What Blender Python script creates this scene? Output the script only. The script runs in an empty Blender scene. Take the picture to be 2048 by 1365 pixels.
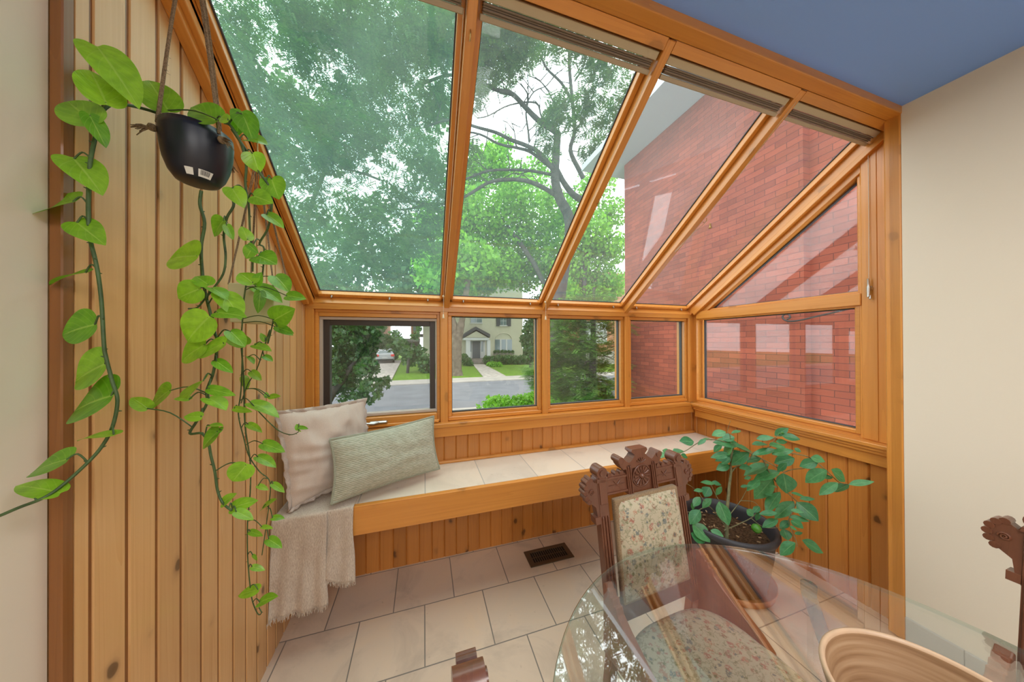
OUTDOOR = .6
import bpy, math, random
import numpy as np
from mathutils import Vector, Matrix, noise
random.seed(7); RNG = np.random.default_rng(11)
C = bpy.context.scene.collection
sin, cos, pi = math.sin, math.cos, math.pi
# ------------------------------------------------------------------ camera
H = 1.384; FPX = 575.0; YAW, PIT, ROL = 0.2973472, 0.0037126, -0.0043014
Fw = Vector((sin(YAW)*cos(PIT), cos(YAW)*cos(PIT), sin(PIT)))
R0 = Vector((cos(YAW), -sin(YAW), 0)); U0 = R0.cross(Fw)
Rt = cos(ROL)*R0 + sin(ROL)*U0; Up = -sin(ROL)*R0 + cos(ROL)*U0
CAM = Vector((0, 0, H))
cd = bpy.data.cameras.new('camera'); co = bpy.data.objects.new('camera', cd); C.objects.link(co)
cd.sensor_width = 36.0; cd.lens = 36.0*FPX/2048; cd.clip_start = .02; cd.clip_end = 400
m = Matrix.Identity(4)
for i in range(3):
    m[i][0] = Rt[i]; m[i][1] = Up[i]; m[i][2] = -Fw[i]; m[i][3] = CAM[i]
co.matrix_world = m
bpy.context.scene.camera = co
# points of the place read off the photograph: a pixel ray met with a depth or a plane
def ray(u, v): return Fw + Rt*((u-1024)/FPX) - Up*((v-682.5)/FPX)
def AT(u, v, Z): return CAM + ray(u, v)*Z
def PIX(p):
    d = Vector(p)-CAM; z = d.dot(Fw); return Vector((1024+FPX*d.dot(Rt)/z, 682.5-FPX*d.dot(Up)/z))
def ONX(u, v, x): d = ray(u, v); return CAM + d*(x/d.x)
def ONY(u, v, y): d = ray(u, v); return CAM + d*(y/d.y)
def ONZ(u, v, z): d = ray(u, v); return CAM + d*((z-H)/d.z)
# ------------------------------------------------------------------ objects
def tag(o, label=None, cat=None, group=None, kind=None):
    if label: o['label'] = label
    if cat: o['category'] = cat
    if group: o['group'] = group
    if kind: o['kind'] = kind
    return o
def empty(name, loc=(0, 0, 0), rz=0.0):
    o = bpy.data.objects.new(name, None); C.objects.link(o)
    o.location = loc; o.rotation_euler = (0, 0, rz); o.empty_display_size = .05
    return o
def wpos(o):
    p = Vector((0, 0, 0))
    while o is not None: p += o.location; o = o.parent
    return p
class MB:
    """collects shapes for ONE mesh object"""
    def __init__(s): s.v = []; s.f = []; s.sm = []
    def add(s, V, F, smooth=False):
        n = len(s.v); s.v += [tuple(p) for p in V]
        for f in F: s.f.append(tuple(i+n for i in f)); s.sm.append(smooth)
        return s
    def box(s, x0, x1, y0, y1, z0, z1, ch=0.0):
        if ch <= 0:
            V = [(x, y, z) for z in (z0, z1) for y in (y0, y1) for x in (x0, x1)]
            return s.add(V, [(0, 2, 3, 1), (4, 5, 7, 6), (0, 1, 5, 4), (2, 6, 7, 3), (0, 4, 6, 2), (1, 3, 7, 5)])
        cx, cy, cz = (x0+x1)/2, (y0+y1)/2, (z0+z1)/2
        return s.cbox(Matrix.Translation((cx, cy, cz)), abs(x1-x0), abs(y1-y0), abs(z1-z0), ch)
    def cbox(s, M, sx, sy, sz, ch=0.002):
        """box of size sx,sy,sz about the origin of M with chamfered edges"""
        ch = min(ch, sx*.45, sy*.45, sz*.45); hx, hy, hz = sx/2, sy/2, sz/2
        V = []; idx = {}
        for a in (-1, 1):
            for b in (-1, 1):
                for c in (-1, 1):
                    for k in range(3):
                        p = [a*(hx-ch), b*(hy-ch), c*(hz-ch)]
                        p[k] = (a, b, c)[k]*(hx, hy, hz)[k]
                        idx[(a, b, c, k)] = len(V); V.append(M @ Vector(p))
        F = []
        g = lambda *q: idx[q]
        for a in (-1, 1):
            F += [[g(a, -1, -1, 0), g(a, 1, -1, 0), g(a, 1, 1, 0), g(a, -1, 1, 0)][::a]]
            F += [[g(-1, a, -1, 1), g(-1, a, 1, 1), g(1, a, 1, 1), g(1, a, -1, 1)][::a]]
            F += [[g(-1, -1, a, 2), g(1, -1, a, 2), g(1, 1, a, 2), g(-1, 1, a, 2)][::a]]
        for a in (-1, 1):
            for b in (-1, 1):
                q = [g(a, b, -1, 0), g(a, b, 1, 0), g(a, b, 1, 1), g(a, b, -1, 1)]; F.append(q if a*b < 0 else q[::-1])
                q = [g(a, -1, b, 0), g(a, 1, b, 0), g(a, 1, b, 2), g(a, -1, b, 2)]; F.append(q if a*b > 0 else q[::-1])
                q = [g(-1, a, b, 1), g(1, a, b, 1), g(1, a, b, 2), g(-1, a, b, 2)]; F.append(q if a*b < 0 else q[::-1])
                for c in (-1, 1):
                    q = [g(a, b, c, 0), g(a, b, c, 1), g(a, b, c, 2)]; F.append(q if a*b*c > 0 else q[::-1])
        return s.add(V, F)
    def bar(s, p, q, w, h, up=(0, 0, 1), ch=.002):
        """rectangular bar from p to q, width w sideways, h along up"""
        p, q = Vector(p), Vector(q); d = q-p; L = d.length; d.normalize()
        up = Vector(up); side = d.cross(up).normalized(); up = side.cross(d)
        M = Matrix.Identity(4)
        for i in range(3): M[i][0] = d[i]; M[i][1] = side[i]; M[i][2] = up[i]; M[i][3] = (p[i]+q[i])/2
        return s.cbox(M, L, w, h, ch)
    def prism(s, poly, o, ax, ay, t, ch=0.0):
        """extrude polygon (x,y) laid in plane o+x*ax+y*ay by vector t"""
        o, ax, ay, t = Vector(o), Vector(ax), Vector(ay), Vector(t); n = len(poly)
        V = [o+ax*x+ay*y for x, y in poly]; W = [p+t for p in V]
        if ch:
            c = [sum(p[0] for p in poly)/n, sum(p[1] for p in poly)/n]
            tn = t.normalized()*ch
            P = [o+ax*(x+(c[0]-x)*0)+ay*y for x, y in poly]
        F = [tuple(range(n))[::-1], tuple(range(n, 2*n))]
        F += [(i, (i+1) % n, n+(i+1) % n, n+i) for i in range(n)]
        return s.add(V+W, F)
    def tube(s, pts, rad, n=8, caps=True, smooth=True):
        pts = [Vector(p) for p in pts]; k = len(pts)
        if not hasattr(rad, '__len__'): rad = [rad]*k
        V = []; F = []; ref = None
        for i, p in enumerate(pts):
            d = (pts[min(i+1, k-1)]-pts[max(i-1, 0)])
            if d.length < 1e-9: d = Vector((0, 0, 1))
            d.normalize()
            if ref is None: ref = Vector((1, 0, 0)) if abs(d.x) < .8 else Vector((0, 1, 0))
            a = (ref-d*ref.dot(d)).normalized(); ref = a; b = d.cross(a)
            for j in range(n):
                t = 2*pi*j/n; V.append(p+(a*cos(t)+b*sin(t))*rad[i])
        for i in range(k-1):
            for j in range(n): F.append((i*n+j, i*n+(j+1) % n, (i+1)*n+(j+1) % n, (i+1)*n+j))
        s.add(V, F, smooth)
        if caps: s.add(V[:n], [tuple(range(n))[::-1]]); s.add(V[-n:], [tuple(range(n))])
        return s
    def lathe(s, prof, c=(0, 0, 0), n=32, M=None, smooth=True, caps=False):
        """profile of (r,z) turned about the z axis at c (or through M)"""
        M = M or Matrix.Translation(c); V = []; F = []; k = len(prof)
        for r, z in prof:
            for j in range(n):
                t = 2*pi*j/n; V.append(M @ Vector((r*cos(t), r*sin(t), z)))
        for i in range(k-1):
            for j in range(n): F.append((i*n+j, i*n+(j+1) % n, (i+1)*n+(j+1) % n, (i+1)*n+j))
        if caps and prof[0][0] > 1e-6: F.append(tuple(range(n))[::-1])
        if caps and prof[-1][0] > 1e-6: F.append(tuple(range((k-1)*n, k*n)))
        return s.add(V, F, smooth)
    def grid(s, P, close=False, smooth=True):
        a, b = len(P), len(P[0]); V = [q for row in P for q in row]; F = []
        for i in range(a-1):
            for j in range(b-1): F.append((i*b+j, i*b+j+1, (i+1)*b+j+1, (i+1)*b+j))
        return s.add(V, F, smooth)
    def build(s, name, mat, parent=None, bevel=0.0, subsurf=0, solid=0.0, local=False):
        me = bpy.data.meshes.new(name)
        off = wpos(parent) if (parent is not None and not local) else Vector((0, 0, 0))
        me.from_pydata([(p[0]-off.x, p[1]-off.y, p[2]-off.z) for p in s.v], [], s.f); me.update()
        me.polygons.foreach_set('use_smooth', s.sm)
        o = bpy.data.objects.new(name, me); C.objects.link(o)
        if mat: me.materials.append(mat)
        if parent is not None: o.parent = parent
        if solid:
            md = o.modifiers.new('solid', 'SOLIDIFY'); md.thickness = solid; md.offset = 0
        if bevel:
            md = o.modifiers.new('bevel', 'BEVEL'); md.width = bevel; md.segments = 2; md.limit_method = 'ANGLE'; md.angle_limit = .6
        if subsurf:
            md = o.modifiers.new('sub', 'SUBSURF'); md.levels = subsurf; md.render_levels = subsurf
        return o
def set_uv(o, uv):
    me = o.data; l = me.uv_layers.new(name='UVMap'); idx = np.empty(len(me.loops), np.int32); me.loops.foreach_get('vertex_index', idx)
    l.data.foreach_set('uv', np.asarray(uv, np.float32)[idx].ravel()); return o
def smooth_path(P, sub=5):
    P = [Vector(p) for p in P]; out = []
    for i in range(len(P)-1):
        p0, p1, p2, p3 = P[max(i-1, 0)], P[i], P[i+1], P[min(i+2, len(P)-1)]
        for k in range(sub):
            t = k/sub
            out.append(.5*((2*p1)+(p2-p0)*t+(2*p0-5*p1+4*p2-p3)*t*t+(3*p1-p0-3*p2+p3)*t**3))
    out.append(P[-1]); return out
def copy_tree(o, parent=None):
    c = o.copy(); C.objects.link(c); c.parent = parent
    for ch in list(o.children): copy_tree(ch, c)
    return c
# ------------------------------------------------------------------ materials
def newmat(name):
    mt = bpy.data.materials.new(name); mt.use_nodes = True; nt = mt.node_tree
    b = nt.nodes['Principled BSDF']; return mt, nt, b
def N(nt, typ, **kw):
    n = nt.nodes.new(typ)
    for k, v in kw.items():
        if k.startswith('i_'):
            key = k[2:]; key = int(key) if key.isdigit() else key.replace('_', ' ')
            n.inputs[key].default_value = v
        else: setattr(n, k, v)
    return n
def L(nt, a, b): nt.links.new(a, b)
def ramp(nt, fac, stops, interp='LINEAR'):
    r = nt.nodes.new('ShaderNodeValToRGB'); r.color_ramp.interpolation = interp
    e = r.color_ramp.elements
    while len(e) > 1: e.remove(e[0])
    e[0].position = stops[0][0]; e[0].color = (*stops[0][1], 1)
    for p, c in stops[1:]:
        x = e.new(p); x.color = (*c, 1)
    if fac is not None: L(nt, fac, r.inputs['Fac'])
    return r
def mix(nt, fac, a, b, mode='MIX'):
    n = nt.nodes.new('ShaderNodeMix'); n.data_type = 'RGBA'; n.blend_type = mode
    for sock, val in ((n.inputs[0], fac), (n.inputs[6], a), (n.inputs[7], b)):
        if hasattr(val, 'is_linked') or hasattr(val, 'links'): L(nt, val, sock)
        elif isinstance(val, (int, float)): sock.default_value = val
        else: sock.default_value = (*val, 1)
    return n.outputs[2]
def math_(nt, op, a, b=None, clamp=False):
    n = nt.nodes.new('ShaderNodeMath'); n.operation = op; n.use_clamp = clamp
    for i, val in enumerate((a, b)):
        if val is None: continue
        if hasattr(val, 'links'): L(nt, val, n.inputs[i])
        else: n.inputs[i].default_value = val
    return n.outputs[0]
def bump(nt, b, h, strength=.3, dist=.01):
    n = N(nt, 'ShaderNodeBump'); n.inputs['Strength'].default_value = strength; n.inputs['Distance'].default_value = dist
    L(nt, h, n.inputs['Height']); L(nt, n.outputs[0], b.inputs['Normal']); return n
def plain(name, col, rough=.5, spec=.5, metal=0.0, bumpy=0.0, bscale=200, var=0.0, vscale=6):
    mt, nt, b = newmat(name)
    b.inputs['Base Color'].default_value = (*col, 1); b.inputs['Roughness'].default_value = rough
    b.inputs['Metallic'].default_value = metal; b.inputs['Specular IOR Level'].default_value = spec
    tc = N(nt, 'ShaderNodeTexCoord')
    if var:
        n = N(nt, 'ShaderNodeTexNoise', i_Scale=vscale, i_Detail=5.0); L(nt, tc.outputs['Object'], n.inputs['Vector'])
        r = ramp(nt, n.outputs['Fac'], [(.3, tuple(c*(1-var) for c in col)), (.7, tuple(min(1, c*(1+var)) for c in col))])
        L(nt, r.outputs[0], b.inputs['Base Color'])
    if bumpy:
        n = N(nt, 'ShaderNodeTexNoise', i_Scale=bscale, i_Detail=3.0); L(nt, tc.outputs['Object'], n.inputs['Vector'])
        bump(nt, b, n.outputs['Fac'], bumpy, .004)
    return mt
def wood(name, axis, light, dark, knot=.5, rough=.34, kscale=6.0, rot=None, val=(.86, 1.1), coat=.25):
    """varnished pine: grain runs along axis 0/1/2 of the object"""
    mt, nt, b = newmat(name); tc = N(nt, 'ShaderNodeTexCoord'); geo = N(nt, 'ShaderNodeNewGeometry')
    src = tc.outputs['Object']
    if rot:
        mr = N(nt, 'ShaderNodeMapping'); mr.inputs['Rotation'].default_value = rot; L(nt, src, mr.inputs['Vector']); src = mr.outputs[0]
    off = N(nt, 'ShaderNodeVectorMath', operation='SCALE'); off.inputs[0].default_value = (13.1, 7.7, 19.3)
    L(nt, geo.outputs['Random Per Island'], off.inputs['Scale'])
    add = N(nt, 'ShaderNodeVectorMath', operation='ADD'); L(nt, src, add.inputs[0]); L(nt, off.outputs[0], add.inputs[1])
    def mapped(ac, al):
        mp = N(nt, 'ShaderNodeMapping'); s = [ac]*3; s[axis] = al; mp.inputs['Scale'].default_value = s
        L(nt, add.outputs[0], mp.inputs['Vector']); return mp.outputs[0]
    n1 = N(nt, 'ShaderNodeTexNoise', i_Scale=1.0, i_Detail=2.0, i_Distortion=.5); L(nt, mapped(17, .55), n1.inputs['Vector'])
    rings = math_(nt, 'FRACT', math_(nt, 'MULTIPLY', n1.outputs['Fac'], 7.0))
    n2 = N(nt, 'ShaderNodeTexNoise', i_Scale=1.0, i_Detail=2.0); L(nt, mapped(160, 3), n2.inputs['Vector'])
    t = math_(nt, 'ADD', math_(nt, 'MULTIPLY', rings, .30), math_(nt, 'MULTIPLY', n2.outputs['Fac'], .55))
    r = ramp(nt, t, [(.15, light), (.55, tuple(a*.65+c*.35 for a, c in zip(light, dark))), (.95, dark)])
    col = r.outputs[0]
    v = N(nt, 'ShaderNodeTexVoronoi', feature='F1', i_Scale=1.0); v.inputs['Randomness'].default_value = 1.0
    nk = N(nt, 'ShaderNodeTexNoise', i_Scale=25.0, i_Detail=1.0); L(nt, add.outputs[0], nk.inputs['Vector'])
    wob = N(nt, 'ShaderNodeVectorMath', operation='MULTIPLY_ADD'); L(nt, nk.outputs['Color'], wob.inputs[0]); wob.inputs[1].default_value = (.14,)*3
    L(nt, mapped(kscale, kscale*.62), wob.inputs[2]); L(nt, wob.outputs[0], v.inputs['Vector'])
    kk = ramp(nt, v.outputs['Distance'], [(0.0, (1, 1, 1)), (.09, (.9,)*3), (.115, (.35,)*3), (.17, (.08,)*3), (.25, (0, 0, 0))])
    kf = math_(nt, 'MULTIPLY', kk.outputs[0], knot)
    col = mix(nt, kf, col, tuple(c*.22 for c in dark))
    hsv = N(nt, 'ShaderNodeHueSaturation'); L(nt, col, hsv.inputs['Color'])
    mr_ = N(nt, 'ShaderNodeMapRange'); L(nt, geo.outputs['Random Per Island'], mr_.inputs['Value'])
    mr_.inputs['To Min'].default_value = val[0]; mr_.inputs['To Max'].default_value = val[1]
    L(nt, mr_.outputs[0], hsv.inputs['Value']); L(nt, hsv.outputs[0], b.inputs['Base Color'])
    b.inputs['Roughness'].default_value = rough; b.inputs['Coat Weight'].default_value = coat; b.inputs['Coat Roughness'].default_value = .22
    bump(nt, b, n2.outputs['Fac'], .12, .002)
    return mt
PL, PD = (.68, .285, .052), (.50, .172, .026)
M = {}
M['pine_z'] = wood('pine_upright', 2, (.74, .44, .19), (.58, .285, .095), knot=.95, kscale=9, rough=.4, coat=.5)
M['pine_x'] = wood('pine_lengthwise', 0, PL, PD, knot=.45)
M['pine_y'] = wood('pine_crosswise', 1, PL, PD, knot=.45)
M['pine_zr'] = wood('pine_frame_upright', 2, PL, PD, knot=.35)
SLOPE = math.atan(.738); ca, sa = cos(SLOPE), sin(SLOPE)
M['pine_s'] = wood('pine_rafter', 1, PL, PD, knot=.4, rot=(SLOPE, 0, 0))
M['pine_low'] = wood('pine_wainscot', 2, (.57, .225, .045), (.40, .13, .02), knot=.9, kscale=8.5)
M['pine_shade'] = wood('pine_painted_shade', 2, (.27, .105, .028), (.17, .06, .015), knot=.2)  # pine darkened to paint in the shade of faces turned from the windows
M['walnut'] = wood('walnut', 2, (.175, .062, .032), (.09, .030, .016), knot=.0, rough=.3, val=(.9, 1.1), coat=.4)
M['walnut_side'] = wood('walnut_light', 2, (.33, .10, .04), (.22, .06, .022), knot=0, rough=.32)
M['plaster'] = plain('cream_plaster', (.74, .66, .54), .75, .2, bumpy=.05, bscale=120)
M['ceiling'] = plain('blue_ceiling_paint', (.235, .41, .95), .8, .15, bumpy=.04, bscale=150)
M['metal'] = plain('satin_metal', (.55, .54, .52), .32, .5, 1.0)
M['brass'] = plain('dull_brass', (.5, .36, .16), .35, .5, 1.0)
M['dark_metal'] = plain('dark_metal', (.05, .045, .04), .4, .5, .6)
M['bead'] = plain('cream_bead', (.8, .68, .5), .4)
M['cord'] = plain('blind_cord', (.62, .52, .4), .8)
M['blind'] = plain('blind_fabric', (.24, .19, .15), .8, .2, bumpy=.1, bscale=300)
M['headrail'] = plain('blind_headrail', (.48, .40, .27), .6)
M['greyframe'] = plain('grey_vinyl', (.50, .42, .36), .5)
M['brownframe'] = plain('brown_aluminium', (.045, .032, .028), .45)
M['seal'] = plain('rubber_seal', (.06, .06, .065), .6)
M['black_pot'] = plain('black_glazed_pot', (.008, .010, .020), .36, .5)
M['dark_pot'] = plain('charcoal_plastic', (.045, .042, .048), .5, .4)
M['green_pot'] = plain('sage_ceramic', (.56, .55, .32), .45)
M['terracotta'] = plain('terracotta', (.45, .17, .08), .7)
M['soil'] = plain('potting_soil', (.07, .038, .02), .95, .1, bumpy=1.0, bscale=120, var=.7, vscale=90)
M['chip'] = plain('wood_chips', (.36, .22, .11), .8, var=.5, vscale=40)
M['rope'] = plain('jute_rope', (.30, .21, .13), .9, .1, bumpy=.8, bscale=700, var=.35, vscale=300)
M['sticker'] = plain('paper_sticker', (.75, .75, .72), .6)
M['ink'] = plain('grey_ink', (.16, .16, .16), .7)
M['lime'] = plain('lime_fruit', (.05, .20, .015), .35, .5, bumpy=.2, bscale=400)
M['bark_thin'] = plain('green_bark', (.20, .19, .10), .7, .2, var=.3, vscale=60)
M['twig'] = plain('dry_twig', (.26, .21, .14), .8)
M['vine'] = plain('vine_stem', (.055, .10, .03), .5, .4, var=.4, vscale=40)
M['tilebase'] = plain('grey_tile', (.34, .34, .33), .4, .5, var=.12, vscale=5)
M['grille'] = plain('bronze_register', (.13, .095, .06), .4, .5, .5)
M['black'] = plain('duct_shade_black', (.006, .005, .005), .8)  # near-black painted for the darkness inside the floor vent
def leafmat(name, col, col2, trans=.3, rough=.35, scale=3.0, island=True, veins=None):
    mt, nt, b = newmat(name); geo = N(nt, 'ShaderNodeNewGeometry')
    if island: f = geo.outputs['Random Per Island']
    else:
        oi = N(nt, 'ShaderNodeObjectInfo'); f = oi.outputs['Random']
    r = ramp(nt, f, [(0, col), (1, col2)])
    cl = r.outputs[0]
    if veins:
        uv = N(nt, 'ShaderNodeUVMap'); sp = N(nt, 'ShaderNodeSeparateXYZ'); L(nt, uv.outputs[0], sp.inputs[0])
        au = math_(nt, 'ABSOLUTE', sp.outputs[0])
        rib = ramp(nt, au, [(0.0, (1, 1, 1)), (.035, (.8,)*3), (.075, (0, 0, 0))])
        ph = math_(nt, 'SUBTRACT', math_(nt, 'MULTIPLY', sp.outputs[1], 46.0), math_(nt, 'MULTIPLY', au, 15.0)); sv = math_(nt, 'SINE', ph)
        sr = ramp(nt, sv, [(.80, (0, 0, 0)), (1.0, (.30,)*3)]); tcn = N(nt, 'ShaderNodeTexCoord'); nz = N(nt, 'ShaderNodeTexNoise', i_Scale=55.0, i_Detail=2.0); L(nt, tcn.outputs['Object'], nz.inputs['Vector'])
        vr = ramp(nt, nz.outputs['Fac'], [(.35, (.80, .84, .80)), (.65, (1.1, 1.08, 1.1))]); cl = mix(nt, 1.0, cl, vr.outputs[0], 'MULTIPLY')
        cl = mix(nt, math_(nt, 'MULTIPLY', math_(nt, 'ADD', rib.outputs[0], sr.outputs[0], True), .55), cl, veins); bump(nt, b, math_(nt, 'ADD', rib.outputs[0], sr.outputs[0]), .35, .0012)
    L(nt, cl, b.inputs['Base Color']); b.inputs['Roughness'].default_value = rough
    tr = N(nt, 'ShaderNodeBsdfTranslucent'); g = mix(nt, 1.0, cl, (1.35, 1.5, .5), 'MULTIPLY'); L(nt, g, tr.inputs['Color'])
    ms = N(nt, 'ShaderNodeMixShader'); ms.inputs[0].default_value = trans
    L(nt, b.outputs[0], ms.inputs[1]); L(nt, tr.outputs[0], ms.inputs[2])
    L(nt, ms.outputs[0], nt.nodes['Material Output'].inputs['Surface']); return mt
M['pothos'] = leafmat('pothos_leaf', (.13, .34, .02), (.30, .55, .035), .30, .30, island=False, veins=(.42, .62, .12))
M['limeleaf'] = leafmat('citrus_leaf', (.045, .20, .08), (.09, .30, .11), .2, .34, island=False, veins=(.20, .42, .18))
M['locust'] = leafmat('locust_leaves', (.045, .12, .035), (.12, .24, .06), .35, .6)
M['bright'] = leafmat('bright_leaves', (.10, .36, .006), (.30, .66, .015), .32, .6)
M['maple'] = leafmat('maple_leaves', (.035, .11, .03), (.09, .22, .05), .3, .5)
M['needle'] = leafmat('hemlock_needles', (.035, .12, .02), (.16, .31, .05), .35, .6)
M['hedge'] = leafmat('hedge_leaves', (.03, .12, .025), (.10, .26, .05), .3, .5)
M['groundleaf'] = leafmat('groundcover_leaves', (.13, .40, .02), (.32, .66, .05), .4, .5)
M['bark'] = plain('dark_bark', (.055, .05, .045), .9, .1, bumpy=.8, bscale=25, var=.4, vscale=8)
M['bark_grey'] = plain('grey_bark', (.19, .15, .11), .9, .1, bumpy=.8, bscale=14, var=.35, vscale=5)
def glass(name, tint=(.96, .98, .97), haze=0.0, hcol=(.80, .92, .88), refl=1.0, hscale=1.6, streak=False):
    """thin window glass: clear, mirror-like at a glance, with a film of dirt when hazy"""
    mt, nt, b = newmat(name); nt.nodes.remove(b); out = nt.nodes['Material Output']
    tr = N(nt, 'ShaderNodeBsdfTransparent'); tr.inputs[0].default_value = (*tint, 1)
    gl = N(nt, 'ShaderNodeBsdfGlossy'); gl.inputs['Roughness'].default_value = 0.0
    geo = N(nt, 'ShaderNodeNewGeometry'); dt = N(nt, 'ShaderNodeVectorMath', operation='DOT_PRODUCT'); L(nt, geo.outputs['Incoming'], dt.inputs[0]); L(nt, geo.outputs['Normal'], dt.inputs[1])
    p5 = math_(nt, 'POWER', math_(nt, 'SUBTRACT', 1.0, math_(nt, 'ABSOLUTE', dt.outputs['Value']), True), 5.0)
    fr = math_(nt, 'ADD', math_(nt, 'MULTIPLY', p5, .96), .04)
    ms = N(nt, 'ShaderNodeMixShader'); L(nt, math_(nt, 'MULTIPLY', fr, refl, True), ms.inputs[0]); L(nt, tr.outputs[0], ms.inputs[1]); L(nt, gl.outputs[0], ms.inputs[2])
    last = ms.outputs[0]
    if haze:
        tc = N(nt, 'ShaderNodeTexCoord'); mp = N(nt, 'ShaderNodeMapping'); mp.inputs['Rotation'].default_value = (0, 0, .5); mp.inputs['Scale'].default_value = (1, 1, 1)
        L(nt, tc.outputs['Object'], mp.inputs['Vector'])
        n = N(nt, 'ShaderNodeTexNoise', i_Scale=hscale, i_Detail=6.0, i_Distortion=1.5); L(nt, mp.outputs[0], n.inputs['Vector'])
        r = ramp(nt, n.outputs['Fac'], [(.25, (haze*.55,)*3), (.6, (haze,)*3), (.8, (min(1, haze*1.35),)*3)])
        df = N(nt, 'ShaderNodeBsdfTranslucent'); df.inputs[0].default_value = (*hcol, 1)
        d2 = N(nt, 'ShaderNodeBsdfDiffuse'); d2.inputs[0].default_value = (*hcol, 1)
        dm = N(nt, 'ShaderNodeMixShader'); dm.inputs[0].default_value = .3; L(nt, df.outputs[0], dm.inputs[1]); L(nt, d2.outputs[0], dm.inputs[2])
        m2 = N(nt, 'ShaderNodeMixShader'); L(nt, r.outputs[0], m2.inputs[0]); L(nt, last, m2.inputs[1]); L(nt, dm.outputs[0], m2.inputs[2]); last = m2.outputs[0]
    L(nt, last, out.inputs['Surface']); return mt
M['glass'] = glass('window_glass', (.95, .97, .96), .004)
RG = [glass('roof_glass_dusty', (.82, .93, .89), .09, (.42, .64, .56)), glass('roof_glass_clear', (.90, .955, .94), .055, (.60, .78, .74)),
      glass('roof_glass_streaked', (.92, .95, .94), .07, (.66, .68, .70), hscale=.9), glass('roof_glass_thin_dust', (.93, .95, .94), .035, (.7, .74, .74))]
M['screen'] = glass('screened_glass', (.84, .86, .86), .01)
M['tableglass'] = glass('table_glass', (.965, .985, .975), 0, refl=4.0)
M['glassedge'] = glass('glass_edge', (.72, .86, .82), .10, (.7, .85, .8), refl=2.0)
def brickmat(name, c1, c2, mortar, bw=.215, bh=.07, mt_=.006, plane='yz', sc=1.0, patch=False):
    mt, nt, b = newmat(name); tc = N(nt, 'ShaderNodeTexCoord'); sp = N(nt, 'ShaderNodeSeparateXYZ'); L(nt, tc.outputs['Object'], sp.inputs[0])
    cb = N(nt, 'ShaderNodeCombineXYZ'); ax = {'x': 0, 'y': 1, 'z': 2}
    L(nt, sp.outputs[ax[plane[0]]], cb.inputs[0]); L(nt, sp.outputs[ax[plane[1]]], cb.inputs[1])
    ad = N(nt, 'ShaderNodeVectorMath', operation='ADD'); L(nt, cb.outputs[0], ad.inputs[0]); ad.inputs[1].default_value = (40.03, 40.0, 0)
    br = N(nt, 'ShaderNodeTexBrick', offset=.5); br.inputs['Scale'].default_value = sc
    for k, v in (('Color1', c1), ('Color2', c2), ('Mortar', mortar)): br.inputs[k].default_value = (*v, 1)
    br.inputs['Mortar Size'].default_value = mt_; br.inputs['Mortar Smooth'].default_value = .3; br.inputs['Bias'].default_value = 0
    br.inputs['Brick Width'].default_value = bw; br.inputs['Row Height'].default_value = bh
    nw = N(nt, 'ShaderNodeTexNoise', i_Scale=9.0, i_Detail=2.0); L(nt, ad.outputs[0], nw.inputs['Vector'])
    w = N(nt, 'ShaderNodeVectorMath', operation='MULTIPLY_ADD'); L(nt, nw.outputs['Color'], w.inputs[0]); w.inputs[1].default_value = (.008,)*3; L(nt, ad.outputs[0], w.inputs[2])
    L(nt, w.outputs[0], br.inputs['Vector'])
    n2 = N(nt, 'ShaderNodeTexNoise', i_Scale=1.3, i_Detail=6.0); L(nt, ad.outputs[0], n2.inputs['Vector'])
    r2 = ramp(nt, n2.outputs['Fac'], [(.3, (.82, .80, .80)), (.62, (1.08, 1.05, 1.05)), (.75, (1.25, 1.3, 1.35))])
    col = mix(nt, 1.0, br.outputs['Color'], r2.outputs[0], 'MULTIPLY')
    n3 = N(nt, 'ShaderNodeTexNoise', i_Scale=2.6, i_Detail=8.0, i_Roughness=.7); L(nt, ad.outputs[0], n3.inputs['Vector'])
    r3 = ramp(nt, n3.outputs['Fac'], [(.66, (0, 0, 0)), (.78, (.4,)*3)])
    col = mix(nt, r3.outputs[0], col, (.62, .5, .47))
    L(nt, col, b.inputs['Base Color']); b.inputs['Roughness'].default_value = .85
    inv = math_(nt, 'SUBTRACT', 1.0, br.outputs['Fac']); bump(nt, b, inv, .5, .006); return mt
M['brick'] = brickmat('red_brick', (.45, .105, .056), (.31, .07, .038), (.10, .035, .03), bw=.225, bh=.072, mt_=.0028)
M['brick_far'] = brickmat('orange_brick', (.50, .19, .07), (.38, .12, .05), (.45, .35, .25), plane='xz', mt_=.01)
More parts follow.
